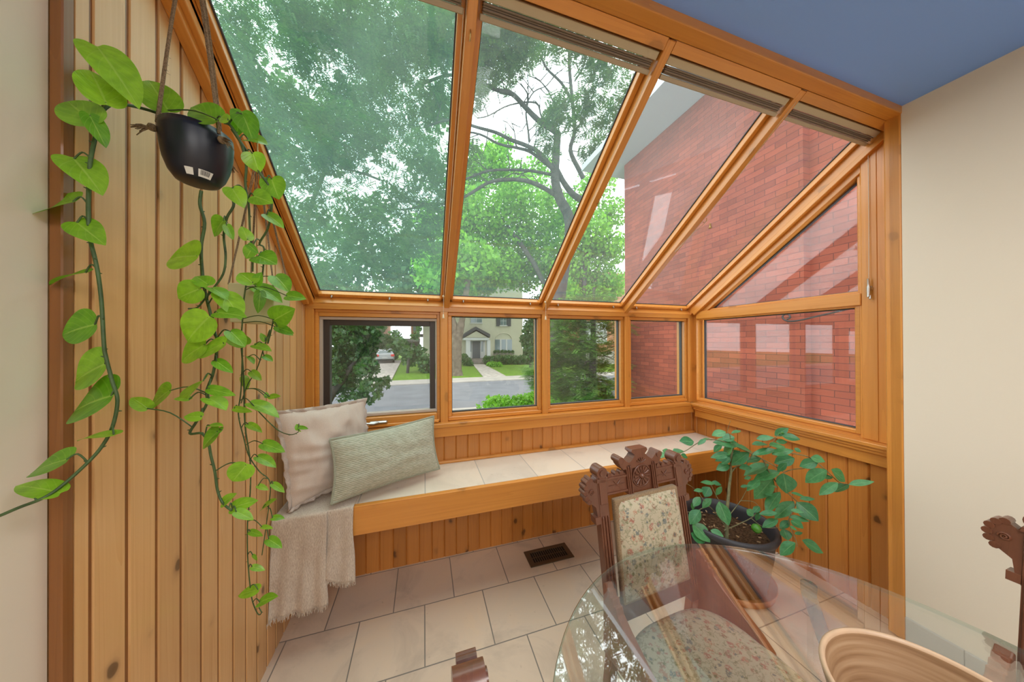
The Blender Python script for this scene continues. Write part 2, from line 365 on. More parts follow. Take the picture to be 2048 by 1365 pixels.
def tilemat(name, cols, grout, bw, bh, mort, offx, offy, off=.5, rough=.35):
    mt, nt, b = newmat(name); tc = N(nt, 'ShaderNodeTexCoord')
    ad = N(nt, 'ShaderNodeVectorMath', operation='ADD'); L(nt, tc.outputs['Object'], ad.inputs[0]); ad.inputs[1].default_value = (offx, offy, 0)
    br = N(nt, 'ShaderNodeTexBrick', offset=off); br.inputs['Scale'].default_value = 1.0
    br.inputs['Mortar Size'].default_value = mort; br.inputs['Mortar Smooth'].default_value = .2
    br.inputs['Brick Width'].default_value = bw; br.inputs['Row Height'].default_value = bh
    br.inputs['Color1'].default_value = (.94, .94, .94, 1); br.inputs['Color2'].default_value = (1.06, 1.04, 1.0, 1); br.inputs['Mortar'].default_value = (*grout, 1)
    L(nt, ad.outputs[0], br.inputs['Vector'])
    n1 = N(nt, 'ShaderNodeTexNoise', i_Scale=3.5, i_Detail=7.0, i_Roughness=.62, i_Distortion=.8); L(nt, ad.outputs[0], n1.inputs['Vector'])
    r = ramp(nt, n1.outputs['Fac'], [(.28, cols[0]), (.5, cols[1]), (.72, cols[2])])
    n2 = N(nt, 'ShaderNodeTexNoise', i_Scale=38.0, i_Detail=2.0); L(nt, ad.outputs[0], n2.inputs['Vector'])
    r2 = ramp(nt, n2.outputs['Fac'], [(.20, (.80, .78, .75)), (.30, (1, 1, 1))])
    col = mix(nt, 1.0, r.outputs[0], r2.outputs[0], 'MULTIPLY'); col = mix(nt, 1.0, col, br.outputs['Color'], 'MULTIPLY')
    col = mix(nt, br.outputs['Fac'], col, grout)
    L(nt, col, b.inputs['Base Color']); b.inputs['Roughness'].default_value = rough
    bump(nt, b, math_(nt, 'SUBTRACT', 1.0, br.outputs['Fac']), .5, .003); return mt
M['floor'] = tilemat('stone_floor_tile', ((.50, .40, .32), (.66, .53, .42), (.70, .54, .40)), (.24, .21, .18), .3075, .304, .0028, 3.075, 1.45)
M['benchtile'] = tilemat('stone_bench_tile', ((.62, .53, .44), (.72, .62, .52), (.74, .62, .50)), (.45, .41, .36), .311, 1.0, .0025, 3.106, 0.0, off=0.0)
def weave(name, c1, c2, scale, ribs=None, rough=.95, bs=.6, var=.12):
    mt, nt, b = newmat(name); tc = N(nt, 'ShaderNodeTexCoord')
    n = N(nt, 'ShaderNodeTexNoise', i_Scale=scale, i_Detail=2.0); mp = N(nt, 'ShaderNodeMapping'); mp.inputs['Scale'].default_value = ribs or (1, 1, 1)
    L(nt, tc.outputs['Object'], mp.inputs['Vector']); L(nt, mp.outputs[0], n.inputs['Vector'])
    n2 = N(nt, 'ShaderNodeTexNoise', i_Scale=7.0, i_Detail=3.0); L(nt, tc.outputs['Object'], n2.inputs['Vector'])
    t = math_(nt, 'ADD', math_(nt, 'MULTIPLY', n.outputs['Fac'], .75), math_(nt, 'MULTIPLY', n2.outputs['Fac'], .25))
    r = ramp(nt, t, [(.35, c1), (.65, c2)]); L(nt, r.outputs[0], b.inputs['Base Color'])
    b.inputs['Roughness'].default_value = rough; b.inputs['Specular IOR Level'].default_value = .15; b.inputs['Sheen Weight'].default_value = .25
    bump(nt, b, n.outputs['Fac'], bs, .003); return mt
M['linen'] = weave('beige_linen', (.56, .46, .40), (.66, .56, .49), 500, bs=.25)
def ribbed(name, c1, c2, rows):
    mt, nt, b = newmat(name); uv = N(nt, 'ShaderNodeUVMap'); sp = N(nt, 'ShaderNodeSeparateXYZ'); L(nt, uv.outputs[0], sp.inputs[0])
    mp = N(nt, 'ShaderNodeMapping'); mp.inputs['Scale'].default_value = (26, rows*1.4, 1); L(nt, uv.outputs[0], mp.inputs['Vector'])
    n = N(nt, 'ShaderNodeTexNoise', i_Scale=1.0, i_Detail=3.0); L(nt, mp.outputs[0], n.inputs['Vector'])
    s_ = math_(nt, 'SINE', math_(nt, 'ADD', math_(nt, 'MULTIPLY', sp.outputs[1], rows*2*pi), math_(nt, 'MULTIPLY', n.outputs['Fac'], 5.0)))
    t = math_(nt, 'ADD', math_(nt, 'MULTIPLY', s_, .22), n.outputs['Fac'])
    r = ramp(nt, t, [(.25, c1), (.70, c2)]); L(nt, r.outputs[0], b.inputs['Base Color'])
    b.inputs['Roughness'].default_value = .95; b.inputs['Specular IOR Level'].default_value = .1; b.inputs['Sheen Weight'].default_value = .2
    bump(nt, b, t, .8, .004); return mt
M['sage'] = ribbed('sage_ribbed_cloth', (.33, .34, .25), (.53, .53, .43), 34)
M['throw'] = weave('oatmeal_throw', (.44, .35, .28), (.64, .55, .46), 190, ribs=(2.5, 1.0, .5), bs=.8)
M['sagepipe'] = weave('sage_piping', (.26, .27, .20), (.36, .36, .28), 300)
M['linenpipe'] = weave('linen_flange', (.50, .41, .36), (.62, .53, .47), 400)
def floral(name):
    mt, nt, b = newmat(name); tc = N(nt, 'ShaderNodeTexCoord'); src = tc.outputs['Object']
    base = (.53, .455, .32)
    col = None
    ns = N(nt, 'ShaderNodeTexNoise', i_Scale=34.0, i_Detail=4.0, i_Roughness=.6); L(nt, src, ns.inputs['Vector'])
    d = math_(nt, 'ABSOLUTE', math_(nt, 'SUBTRACT', ns.outputs['Fac'], .5))
    stem = ramp(nt, d, [(.012, (.55,)*3), (.03, (0, 0, 0))])
    col = mix(nt, stem.outputs[0], base, (.20, .20, .10))
    for sc, seed, rad, pal in ((42, 0.0, .46, [(0, (.40, .13, .09)), (.3, (.26, .13, .07)), (.55, (.13, .16, .16)), (.8, (.45, .20, .12))]),
                               (70, 3.7, .40, [(0, (.16, .17, .07)), (.4, (.10, .13, .13)), (.7, (.38, .14, .11))])):
        v = N(nt, 'ShaderNodeTexVoronoi', feature='F1'); v.inputs['Scale'].default_value = sc
        ad = N(nt, 'ShaderNodeVectorMath', operation='ADD'); L(nt, src, ad.inputs[0]); ad.inputs[1].default_value = (seed,)*3
        nz = N(nt, 'ShaderNodeTexNoise', i_Scale=170.0, i_Detail=1.0); L(nt, ad.outputs[0], nz.inputs['Vector'])
        w = N(nt, 'ShaderNodeVectorMath', operation='MULTIPLY_ADD'); L(nt, nz.outputs['Color'], w.inputs[0]); w.inputs[1].default_value = (.009,)*3; L(nt, ad.outputs[0], w.inputs[2])
        L(nt, w.outputs[0], v.inputs['Vector'])
        s = N(nt, 'ShaderNodeSeparateColor'); L(nt, v.outputs['Color'], s.inputs[0])
        pc = ramp(nt, s.outputs[0], pal, 'CONSTANT')
        on = math_(nt, 'GREATER_THAN', s.outputs[1], .38)
        ring = ramp(nt, v.outputs['Distance'], [(.0, (.25,)*3), (.12, (.85,)*3), (rad-.12, (.75,)*3), (rad, (0, 0, 0))])
        petal = math_(nt, 'MULTIPLY', ring.outputs[0], math_(nt, 'MULTIPLY', on, math_(nt, 'GREATER_THAN', nz.outputs['Fac'], .43)))
        col = mix(nt, petal, col, pc.outputs[0])
    L(nt, col, b.inputs['Base Color']); b.inputs['Roughness'].default_value = .8; b.inputs['Sheen Weight'].default_value = .2
    nf = N(nt, 'ShaderNodeTexNoise', i_Scale=600.0); L(nt, src, nf.inputs['Vector']); bump(nt, b, nf.outputs['Fac'], .3, .002); return mt
M['floral'] = floral('floral_tapestry')
M['gimp'] = weave('tan_gimp_braid', (.24, .15, .08), (.42, .29, .16), 420, bs=1.0)
def bamboo():
    mt, nt, b = newmat('laminated_bamboo'); tc = N(nt, 'ShaderNodeTexCoord'); sp = N(nt, 'ShaderNodeSeparateXYZ'); L(nt, tc.outputs['Object'], sp.inputs[0])
    n = N(nt, 'ShaderNodeTexNoise', i_Scale=1.0, i_Detail=3.0); mp = N(nt, 'ShaderNodeMapping'); mp.inputs['Scale'].default_value = (6, 6, 130)
    L(nt, tc.outputs['Object'], mp.inputs['Vector']); L(nt, mp.outputs[0], n.inputs['Vector'])
    r = ramp(nt, n.outputs['Fac'], [(.3, (.25, .135, .065)), (.5, (.36, .215, .115)), (.7, (.45, .295, .175))])
    L(nt, r.outputs[0], b.inputs['Base Color']); b.inputs['Roughness'].default_value = .42; return mt
M['bamboo'] = bamboo(); M['bamboo_rim'] = plain('bamboo_rim', (.58, .39, .25), .4, var=.08, vscale=30)
M['asphalt'] = plain('asphalt', (.175, .175, .185), .9, .2, var=.12, vscale=1.5, bumpy=.3, bscale=60)
M['concrete'] = plain('pale_concrete', (.37, .335, .29), .9, .2, var=.12, vscale=2.0)
M['paver'] = plain('grey_pavers', (.42, .37, .32), .9, .2, var=.3, vscale=4.0)
M['lawn'] = plain('lawn_green', (.125, .225, .022), .9, .1, var=.35, vscale=5.0, bumpy=.6, bscale=60)
M['stucco'] = plain('cream_stucco', (.52, .50, .37), .9, .15, var=.05, vscale=2.0)
M['white'] = plain('white_paint', (.72, .72, .68), .6)
M['darkroof'] = plain('dark_shingle', (.05, .05, .055), .9)
M['shutter'] = plain('black_shutter', (.025, .03, .03), .5)
M['pane'] = plain('far_window_pane', (.10, .14, .14), .12, .6)
M['doorgrey'] = plain('grey_blue_door', (.07, .085, .095), .5)
M['stone'] = plain('stone_step', (.32, .28, .24), .9, .2, var=.2)
M['carpaint'] = plain('silver_car_paint', (.62, .63, .64), .25, .6)
M['tail'] = plain('tail_lamp_red', (.7, .03, .03), .3)
M['tyre'] = plain('tyre_rubber', (.02, .02, .02), .8)
M['iron'] = plain('black_iron', (.02, .02, .022), .5)
M['slate'] = plain('far_wall_grey', (.3, .29, .27), .9)
M['haze_soffit'] = plain('haze_grey_soffit', (.42, .46, .48), .8)  # blue-grey chosen to imitate haze in the third roof bay

def deepen(mt, k):
    """sets the paint of an outdoor thing k times as deep"""
    for n in mt.node_tree.nodes:
        if n.type == 'TEX_BRICK':
            for q in ('Color1', 'Color2', 'Mortar'): n.inputs[q].default_value = [c*k for c in n.inputs[q].default_value[:3]]+[1]
        elif n.type == 'VALTORGB' and not any(x.type == 'TEX_BRICK' for x in mt.node_tree.nodes):
            for e in n.color_ramp.elements: e.color = [c*k for c in e.color[:3]]+[1]
        elif n.type == 'BSDF_PRINCIPLED' and not n.inputs['Base Color'].is_linked:
            n.inputs['Base Color'].default_value = [c*k for c in n.inputs['Base Color'].default_value[:3]]+[1]
for q in ('asphalt', 'concrete', 'paver', 'lawn', 'stucco', 'brick_far'): deepen(M[q], .8)
for q in ('brick', 'white', 'stone', 'carpaint', 'locust', 'bright', 'maple', 'hedge', 'groundleaf', 'bark_grey', 'slate'): deepen(M[q], OUTDOOR)
SKY, FILL, FILL2, EXPO = 3.0, 36.0, 7.0, 0.8
# ================================================================== THE ROOM SHELL
XL, XR, YF, YH, ZC, ZB = -.643, 2.1975, 1.894, .735, 2.46, 2.427
XCL, XCR = -.662, 2.10                       # cream walls of the house, left and right
YS0, SLEN = .78, 1.3845                      # where the roof slope starts, its length
sd = Vector((0, ca, -sa)); nn = Vector((0, sa, ca))
def S(x, s, d): return Vector((x, YS0, ZB)) + sd*s + nn*d
def zslope(y): return ZB - (y-YS0)*.738
def struct(mb, name, mat, bevel=0.0, label=None, cat=None):
    o = mb.build(name, mat, bevel=bevel); o['kind'] = 'structure'
    if label: o['label'] = label
    if cat: o['category'] = cat
    return o
def sempty(name, loc, label=None, cat='window'):
    o = empty(name, loc); o['kind'] = 'structure'; o['label'] = label; o['category'] = cat; return o
struct(MB().box(-1.0, 2.5, -3.2, 2.0, -.08, 0), 'floor', M['floor'], label='beige stone tiles laid in a running bond', cat='floor')
struct(MB().box(-1.0, 2.5, -3.2, YH, ZC, ZC+.1), 'ceiling', M['ceiling'], label='blue painted ceiling of the dining room', cat='ceiling')
struct(MB().box(XCL-.15, XCL, -3.2, .756, 0, ZC), 'wall_near_left', M['plaster'], label='cream plaster wall left of the pine boards', cat='wall')
struct(MB().box(XCR, XCR+.15, -3.2, YH, 0, ZC), 'wall_near_right', M['plaster'], label='cream plaster wall right of the sunroom post', cat='wall')
struct(MB().box(-1.0, 2.5, -3.35, -3.2, 0, ZC+.1), 'wall_back', M['plaster'], label='cream plaster wall of the dining room behind the viewer', cat='wall')
bb = MB()
for k in range(9): bb.cbox(Matrix.Translation((XCR-.006, .735-.152*k-.076, .062)), .012, .150, .124, .0015)
struct(bb, 'baseboard_right', M['tilebase'], label='grey tile baseboard along the cream right wall', cat='baseboard')
# board walls: one bevelled board after the other, grooves real, painted shade laid in the left ones
def boards_x(mb, xf, y0, y1, w, ztop, z0=0.0, sgn=1, dep=.02, g=.0095):
    """boards on a wall of constant x that faces sgn*x"""
    y = y0
    while y < y1-.004:
        b = min(y+w, y1); pts = [(y+g, -.006), (y+g+.0015, 0), (b-.002, 0), (b, -.003)] if sgn > 0 else [(y, -g), (y+g, 0), (b-.003, 0), (b, -.003)]
        V = []; n = 4
        back = xf-sgn*dep
        ring = [(xf+sgn*p[1], p[0]) for p in pts]+[(back, b), (back, y)]
        for x_, y_ in ring: V.append((x_, y_, z0))
        for x_, y_ in ring: V.append((x_, y_, ztop(y_) if callable(ztop) else ztop))
        F = [(i, (i+1) % 6, 6+(i+1) % 6, 6+i) for i in range(6)]+[tuple(range(6))[::-1], tuple(range(6, 12))]
        if sgn < 0: F = [f[::-1] for f in F]
        mb.add(V, F); y += w
    return mb
def boards_y(mb, yf, x0, x1, w, z0, z1, dep=.02, g=.005):
    x = x0
    while x < x1-.004:
        b = min(x+w, x1); ring = [(x, yf+g), (x+g, yf), (b-g, yf), (b, yf+g), (b, yf+dep), (x, yf+dep)]
        V = [(p[0], p[1], z0) for p in ring]+[(p[0], p[1], z1) for p in ring]
        F = [(i, (i+1) % 6, 6+(i+1) % 6, 6+i) for i in range(6)]+[tuple(range(6))[::-1], tuple(range(6, 12))]
        mb.add(V, F); x += w
    return mb
lw = MB().prism([(.757, 0), (2.0, 0), (2.0, zslope(2.0)+.06), (.757, 2.5)], (XL-.14, 0, 0), (0, 1, 0), (0, 0, 1), (.119, 0, 0)); boards_x(lw, XL, .80, 1.96, .0755, lambda y: zslope(y)+.05)
struct(lw, 'wall_left', M['pine_z'], label='varnished knotty pine board wall behind the hanging plants', cat='wall')
struct(boards_x(MB(), XR+.005, .80, 1.90, .082, .80, sgn=-1), 'wall_right', M['pine_low'], label='pine board wainscot behind the lime tree', cat='wall')
struct(boards_y(MB(), YF+.012, XL, XR+.02, .0765, 0, .84), 'wall_front', M['pine_low'], label='pine board knee wall behind the bench', cat='wall')
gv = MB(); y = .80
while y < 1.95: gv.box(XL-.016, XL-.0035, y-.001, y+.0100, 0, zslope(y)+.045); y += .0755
wl = bpy.data.objects['wall_left']; gv.build('groove_shade_strip', M['pine_shade'], wl)  # dark strips paint the shade into the grooves
struct(MB().cbox(Matrix.Translation((XL-.0095, .766, 1.24)), .0185, .020, 2.48, .002), 'trim_0', M['pine_shade'], label='pine edge board with painted shade, between cream plaster and pine boards', cat='trim')  # shaded side of the board, its shade put into the colour
lw2 = MB().box(XL-.019, XL, .777, .800, 0, zslope(.78)+.02); lw2.build('edge_board', M['pine_z'], wl)
# mouldings ----------------------------------------------------------
t = 0
def trim(mb, mat, label, bevel=.003):
    global t; t += 1
    return struct(mb, 'trim_%d' % t, mat, bevel, label, 'trim')
trim(MB().box(XL, 2.1285, 1.857, YF+.10, .845, .871).box(XL, XR, 1.874, YF+.014, .783, .845), M['pine_x'], 'pine window sill and apron above the bench')
trim(MB().box(2.1285, XR+.10, .795, 1.86, .851, .871).box(2.142, XR+.02, .795, 1.86, .833, .851).box(2.155, XR+.02, .795, 1.86, .815, .833).box(2.170, XR+.02, .795, 1.86, .755, .815), M['pine_y'], 'moulded pine window sill along the right wall')
trim(MB().box(XL, XR, 1.880, YF+.012, .609, .624), M['pine_x'], 'thin pine strip where the bench meets the knee wall')
trim(MB().box(XL-.01, XR+.05, YH-.003, YS0, ZB, ZC+.02).box(XL-.01, XR+.05, YS0+.002, YS0+.12, ZB+.052, ZC+.15), M['pine_x'], 'pine beam between the blue ceiling and the glass roof')
bk = MB()
RX = [(-.64, -.598), (.126, .157), (.81, .842), (1.498, 1.533), (2.165, 2.23)]
for (a0, a1), (b0, b1) in zip(RX, RX[1:]): bk.bar(S((a1+b0)/2, .0, .02), S((a1+b0)/2, .033, .02), (b0-a1)-.002, .04, nn, .001)
trim(bk, M['pine_x'], 'pine blocks between the rafters under the beam')
for i, (x0, x1) in enumerate(RX):
    r = MB(); xm = (x0+x1)/2
    r.bar(S(xm, 0.003, .045), S(xm, SLEN+.005, .045), x1-x0, .09, nn, .002)
    if i == 0:
        r.bar(S(-.606, .03, .03), S(-.606, SLEN-.01, .03), .016, .018, nn, .002)
        r.bar(S(-.628, .0, -.012), S(-.628, SLEN-.02, -.012), .030, .024, nn, .002)
    if i == 4:
        r.bar(S(2.175, .03, -.012), S(2.175, SLEN-.03, -.012), .028, .026, nn, .002)
        r.bar(S(2.21, .03, -.03), S(2.21, SLEN-.03, -.03), .045, .06, nn, .002)
    trim(r, M['pine_s'], ['pine rafter against the left board wall', 'second pine rafter from the left wall', 'pine rafter in the middle of the glass roof', 'pine rafter holding the brass cord tassel', 'pine rafter on the right gable'][i])
hb = MB(); hb.bar(S((XL+XR)/2, SLEN+.024, .055), S((XL+XR)/2, SLEN+.026, .055), XR-XL, .02, nn, 0); hb.bar(S((XL+XR)/2, SLEN-.008, .055), S((XL+XR)/2, SLEN+.06, .055), XR-XL, .10, nn, .002); hb.box(XL, XR+.02, YF, YF+.11, 1.580, 1.612).box(XL, XR+.02, YF+.012, YF+.13, 1.612, 1.63)
trim(hb, M['pine_x'], 'pine header between front windows and glass roof')
# posts and mullions between the front windows
for lab, x0, x1 in (('pine post at the left board wall', XL, -.600), ('pine mullion right of the crank window', .10, .148), ('pine mullion between the second and third front windows', .806, .850), ('pine mullion beside the red brick view', 1.508, 1.553), ('pine corner post of the sunroom', 2.150, 2.275)):
    trim(MB().cbox(Matrix.Translation(((x0+x1)/2, YF+.055, 1.226)), x1-x0, .11, .718, .003), M['pine_zr'], lab, 0)
trim(MB().box(2.205, 2.285, 1.862, 2.01, .85, 1.66), M['pine_zr'], 'pine corner filler behind the sunroom corner post', 0)
# right wall frame: wide post, rail, end post of the house wall
trim(MB().cbox(Matrix.Translation((2.2175, .871, 1.62)), .07, .068, 1.50, .008).cbox(Matrix.Translation((2.205, .840, 1.64)), .04, .07, 1.54, .004), M['pine_zr'], 'wide pine post with the cord cleat', 0)
trim(MB().cbox(Matrix.Translation((2.155, .763, 1.22)), .11, .05, 2.42, .004).cbox(Matrix.Translation((2.108, .755, 1.22)), .016, .040, 2.42, .003), M['pine_zr'], 'tall pine corner trim against the cream right wall', 0)
trim(MB().box(2.1865, 2.2515, .880, .9065, .8715, 2.20), M['pine_zr'], 'narrow pine stop beside the right windows', 0)
trim(MB().cbox(Matrix.Translation((2.215, 1.375, 1.600)), .075, .95, .064, .003), M['pine_y'], 'pine rail between the two right windows', 0)
# windows -------------------------------------------------------------
def frame_y(mb, x0, x1, z0, z1, w, y0, y1, ch=.002):
    mb.cbox(Matrix.Translation(((x0+x1)/2, (y0+y1)/2, z1-w/2)), x1-x0, y1-y0, w, ch)
    mb.cbox(Matrix.Translation(((x0+x1)/2, (y0+y1)/2, z0+w/2)), x1-x0, y1-y0, w, ch)
    for x in (x0+w/2, x1-w/2): mb.cbox(Matrix.Translation((x, (y0+y1)/2, (z0+z1)/2)), w, y1-y0, z1-z0-2*w+.002, ch)
    return mb
# crank window
w1 = sempty('window_1', (-.25, 1.93, .871), 'crank-operated awning window with a dark inner frame above the cushions')
frame_y(MB(), -.600, .10, .875, 1.582, .020, YF+.02, YF+.09).cbox(Matrix.Translation((-.25, YF+.052, 1.5505)), .659, .07, .023, .002).build('outer_frame', M['pine_x'], w1)
MB().cbox(Matrix.Translation((-.25, YF+.03, .912)), .66, .05, .042, .004).cbox(Matrix.Translation((-.25, YF+.022, .884)), .68, .06, .018, .003).build('bottom_rail', M['pine_x'], w1)
frame_y(MB(), -.581, .089, .937, 1.538, .017, YF+.03, YF+.075).build('grey_sash', M['greyframe'], w1)
MB().box(-.566, -.532, YF+.045, YF+.09, .954, 1.523).box(.036, .070, YF+.045, YF+.09, .954, 1.523).box(-.532, .036, YF+.045, YF+.09, 1.489, 1.523).build('brown_frame', M['brownframe'], w1, bevel=.002)
MB().box(-.53, .036, YF+.065, YF+.069, .955, 1.489).build('pane', M['screen'], w1)
cr = MB().cbox(Matrix.Translation((-.262, YF-.004, .905)), .10, .03, .016, .006)
cr.tube([(-.26, YF-.018, .908), (-.285, YF-.036, .905), (-.33, YF-.04, .912), (-.39, YF-.038, .918)], [.008, .006, .006, .005], 10)
tag(cr.build('crank_handle', M['metal'], w1), 'bronze folding crank handle')
def fixed(i, x0, x1, lab):
    w = sempty('window_%d' % i, ((x0+x1)/2, 1.93, .871), lab)
    frame_y(MB(), x0, x1, .872, 1.582, .026, YF+.018, YF+.10, .004).cbox(Matrix.Translation(((x0+x1)/2, YF+.062, .908)), x1-x0-.0525, .076, .024, .003).build('window_frame', M['pine_x'], w)
    frame_y(MB(), x0+.024, x1-.024, .920, 1.558, .007, YF+.045, YF+.07, .001).build('seal', M['seal'], w)
    MB().box(x0+.028, x1-.028, YF+.055, YF+.061, .922, 1.556).build('pane', M['glass'], w)
fixed(2, .148, .806, 'fixed front window facing the cream house')
fixed(3, .850, 1.508, 'fixed front window facing the hemlock')
fixed(4, 1.553, 2.150, 'fixed front window facing the red brick wall')
# right wall windows
w5 = sempty('window_5', (2.21, 1.35, .871), 'rectangular right window facing red brick')
def frame_poly(mb, poly, w, x0, x1, ch=.003):
    n = len(poly); c = Vector((sum(p[0] for p in poly)/n, sum(p[1] for p in poly)/n))
    for i in range(n):
        a, b = Vector(poly[i]), Vector(poly[(i+1) % n]); d = (b-a).normalized(); nin = Vector((-d.y, d.x))
        if nin.dot(c-a) < 0: nin = -nin
        a2, b2 = a+nin*w/2, b+nin*w/2
        mb.bar(((x0+x1)/2-.0007*i, a2.x, a2.y), ((x0+x1)/2-.0007*i, b2.x, b2.y), x1-x0, w, (0, nin.x, nin.y), ch)
    return mb
frame_poly(MB(), [(.905, .890), (1.86, .890), (1.86, 1.582), (.905, 1.582)], .022, 2.19, 2.25).box(2.197, 2.25, .905, 1.86, .8715, .889).build('window_frame', M['pine_y'], w5)
frame_poly(MB(), [(.925, .910), (1.815, .910), (1.815, 1.562), (.925, 1.562)], .008, 2.225, 2.245, .001).build('seal', M['seal'], w5)
MB().box(2.232, 2.238, .925, 1.83, .892, 1.55).build('pane', M['glass'], w5)
w6 = sempty('window_6', (2.21, 1.3, 1.63), 'triangular gable window facing red brick')
zt = lambda y: zslope(y)-.055
tri = [(.905, 1.632), (1.80, 1.632), (.905, zt(.905))]
frame_poly(MB(), tri, .014, 2.20, 2.25).build('window_frame', M['pine_y'], w6)
frame_poly(MB(), [(.917, 1.645), (1.745, 1.645), (.917, zt(.917)-.026)], .006, 2.225, 2.245, .001).build('seal', M['seal'], w6)
MB().prism([(.91, 1.636), (1.79, 1.636), (.91, zt(.91)-.01)], (2.232, 0, 0), (0, 1, 0), (0, 0, 1), (.006, 0, 0)).build('pane', M['glass'], w6)
# glass roof: four bays
BLAB = ['widest glass roof bay next to the left board wall', 'glass roof bay showing the dark tree branches', 'glass roof bay with trees and brick behind it', 'glass roof bay at the right gable, all brick behind']
for i in range(4):
    x0, x1 = RX[i][1], RX[i+1][0]
    w = sempty('window_%d' % (7+i), S((x0+x1)/2, .7, .08), BLAB[i], 'roof window')
    fr = MB(); fw = .022
    for x in (x0+fw/2+.001, x1-fw/2-.001): fr.bar(S(x, .05, .063), S(x, SLEN-.012, .063), fw, .03, nn, .002)
    xa, xb = x0+.002, x1-.002
    fr.bar(S((xa+xb)/2, SLEN-.036, .063), S((xa+xb)/2, SLEN-.012, .063), xb-xa, .03, nn, .002)
    fr.bar(S((xa+xb)/2, .035, .063), S((xa+xb)/2, .06, .063), xb-xa, .03, nn, .002)
    fr.build('sash', M['pine_s'], w)
    ms = MB()
    for x in (x0+fw+.003, x1-fw-.003): ms.bar(S(x, .06, .079), S(x, SLEN-.036, .079), .006, .006, nn, .001)
    ms.bar(S((xa+xb)/2, SLEN-.040, .079), S((xa+xb)/2, SLEN-.034, .079), xb-xa-.05, .006, nn, .001)
    tag(ms.build('seal', M['seal'], w), 'dark rubber glazing seal')
    MB().bar(S((x0+x1)/2, .05, .085), S((x0+x1)/2, SLEN-.02, .085), x1-x0-.01, .006, nn, .0).build('pane', RG[i], w)
    for k in ((.12, .55, .86) if i == 0 else (.14, .86)):
        xx = x0+(x1-x0)*k; p = S(xx, SLEN-.024, .046)
        MB().lathe([(.007, 0), (.007, .003), (.003, .005), (.003, .010), (.005, .011), (.005, .013), (0, .013)], M=Matrix.Translation(p) @ nn.to_track_quat('Z', 'Y').to_matrix().to_4x4() @ Matrix.Rotation(pi, 4, 'X'), n=10).build('glazing_clip', M['metal'], w)
# ------------------------------------------------------------------ roof blinds, one a bay
BL = ['folded roof blind at the top of the widest bay by the left wall', 'folded roof blind above the dark branches, long cord on its left', 'folded roof blind at the top of the third bay, cord looped on the rafter', 'folded roof blind at the top of the right gable bay']
for i in range(4):
    x0, x1 = RX[i][1]+.006, RX[i+1][0]-.006; xm = (x0+x1)/2
    b = empty('roof_blind', S(xm, .05, .05)); tag(b, BL[i], 'blind', 'roof blinds under the beam')
    MB().bar(S(xm, .038, .022), S(xm, .062, .022), x1-x0, .024, nn, .002).build('headrail', M['headrail'], b)
    fb = MB()
    for k in range(4):
        fb.bar(S(xm, .064+.006*k, .022+.004*(k % 2)), S(xm, .0695+.006*k, .022+.004*(k % 2)), x1-x0-.02, .026, nn, .002)
    fb.build('folded_fabric', M['blind'], b)
    MB().bar(S(xm, .089, .020), S(xm, .104, .020), x1-x0-.008, .018, nn, .002).build('bottom_rail', plain('blind_rail', (.42, .34, .24), .5) if i == 0 else bpy.data.materials['blind_rail'], b)
    # lift cord lying along a rafter, with its bead and tassel
    if i == 0: cx, s1, dd, hang = .118, 1.30, .02, .115
    elif i == 1: cx, s1, dd, hang = .802, 1.30, .005, .10
    elif i == 2: cx, s1, dd, hang = 1.50, .52, -.006, .0
    else: cx, s1, dd, hang = 2.160, .05, -.01, .0
    cp = [S(cx, .09, dd)+Vector((0, 0, 0)), S(cx, s1*.5, dd-.002), S(cx, s1, dd)]
    if i < 2:
        q = cp[-1]; e = q+Vector((-.002, -.01, -hang)); cp += [q+Vector((0, -.012, -.015)), e]
        MB().tube(cp, .0012, 6).build('cord', M['cord'], b)
        MB().lathe([(0, .007), (.005, .006), (.007, 0), (.005, -.006), (0, -.007)], q, 12).build('bead', M['bead'], b)
        MB().lathe([(.002, .024), (.004, .022), (.005, .008), (.008, 0), (.006, -.002), (0, -.002)], e-Vector((0, 0, .022)), 12).build('tassel', M['bead'], b)
    elif i == 2:
        cp = [S(1.515, .04, -.004), S(1.52, .3, -.008), S(1.528, .56, -.006), S(1.52, .70, -.008), S(1.50, .80, -.012), S(1.515, .72, -.010), S(1.545, .575, -.016)]
        MB().tube(smooth_path(cp, 5), .0012, 6).build('cord', M['cord'], b)
        e = S(1.552, .575, -.03); MB().lathe([(.002, .026), (.004, .024), (.005, .009), (.009, 0), (.007, -.002), (0, -.002)], e-Vector((0, 0, .035)), 12).build('tassel', M['brass'], b)
    else:
        y = .868; MB().tube([(2.176, y, 2.35), (2.178, y, 2.0), (2.172, y, 1.69)], .0014, 6).build('cord', M['cord'], b)
        MB().lathe([(.003, .02), (.004, .016), (.004, .004), (.006, 0), (0, -.001)], (2.170, y-.005, 1.595), 10).build('tassel', M['metal'], b)
# cleat and hooks
c = empty('cord_cleat', (2.183, .868, 1.65)); tag(c, 'small metal cord cleat on the wide right post', 'cleat')
MB().lathe([(.013, 0), (.012, .006), (.006, .010), (.006, .018), (0, .018)], M=Matrix.Translation((2.187, .868, 1.65)) @ Matrix.Rotation(-pi/2, 4, 'Y'), n=16).build('mounting_plate', M['metal'], c)
MB().tube(smooth_path([(2.165, .868, 1.700), (2.168, .868, 1.68), (2.170, .868, 1.65), (2.168, .868, 1.62), (2.164, .868, 1.605)], 4), [.004]*3+[.0045]*4+[.007]*4+[.006]*3+[.0045]*3, 10).build('horns', M['metal'], c)
tag(MB().tube(smooth_path([(.141, 0, 0), (.141, .0, -.014), (.141, .012, -.022), (.141, .020, -.012)], 5), .0018, 8).build('screw_hook', M['brass']), 'brass screw hook near the top of the rafter between the two left bays', 'hook', 'screw hooks in the rafters')
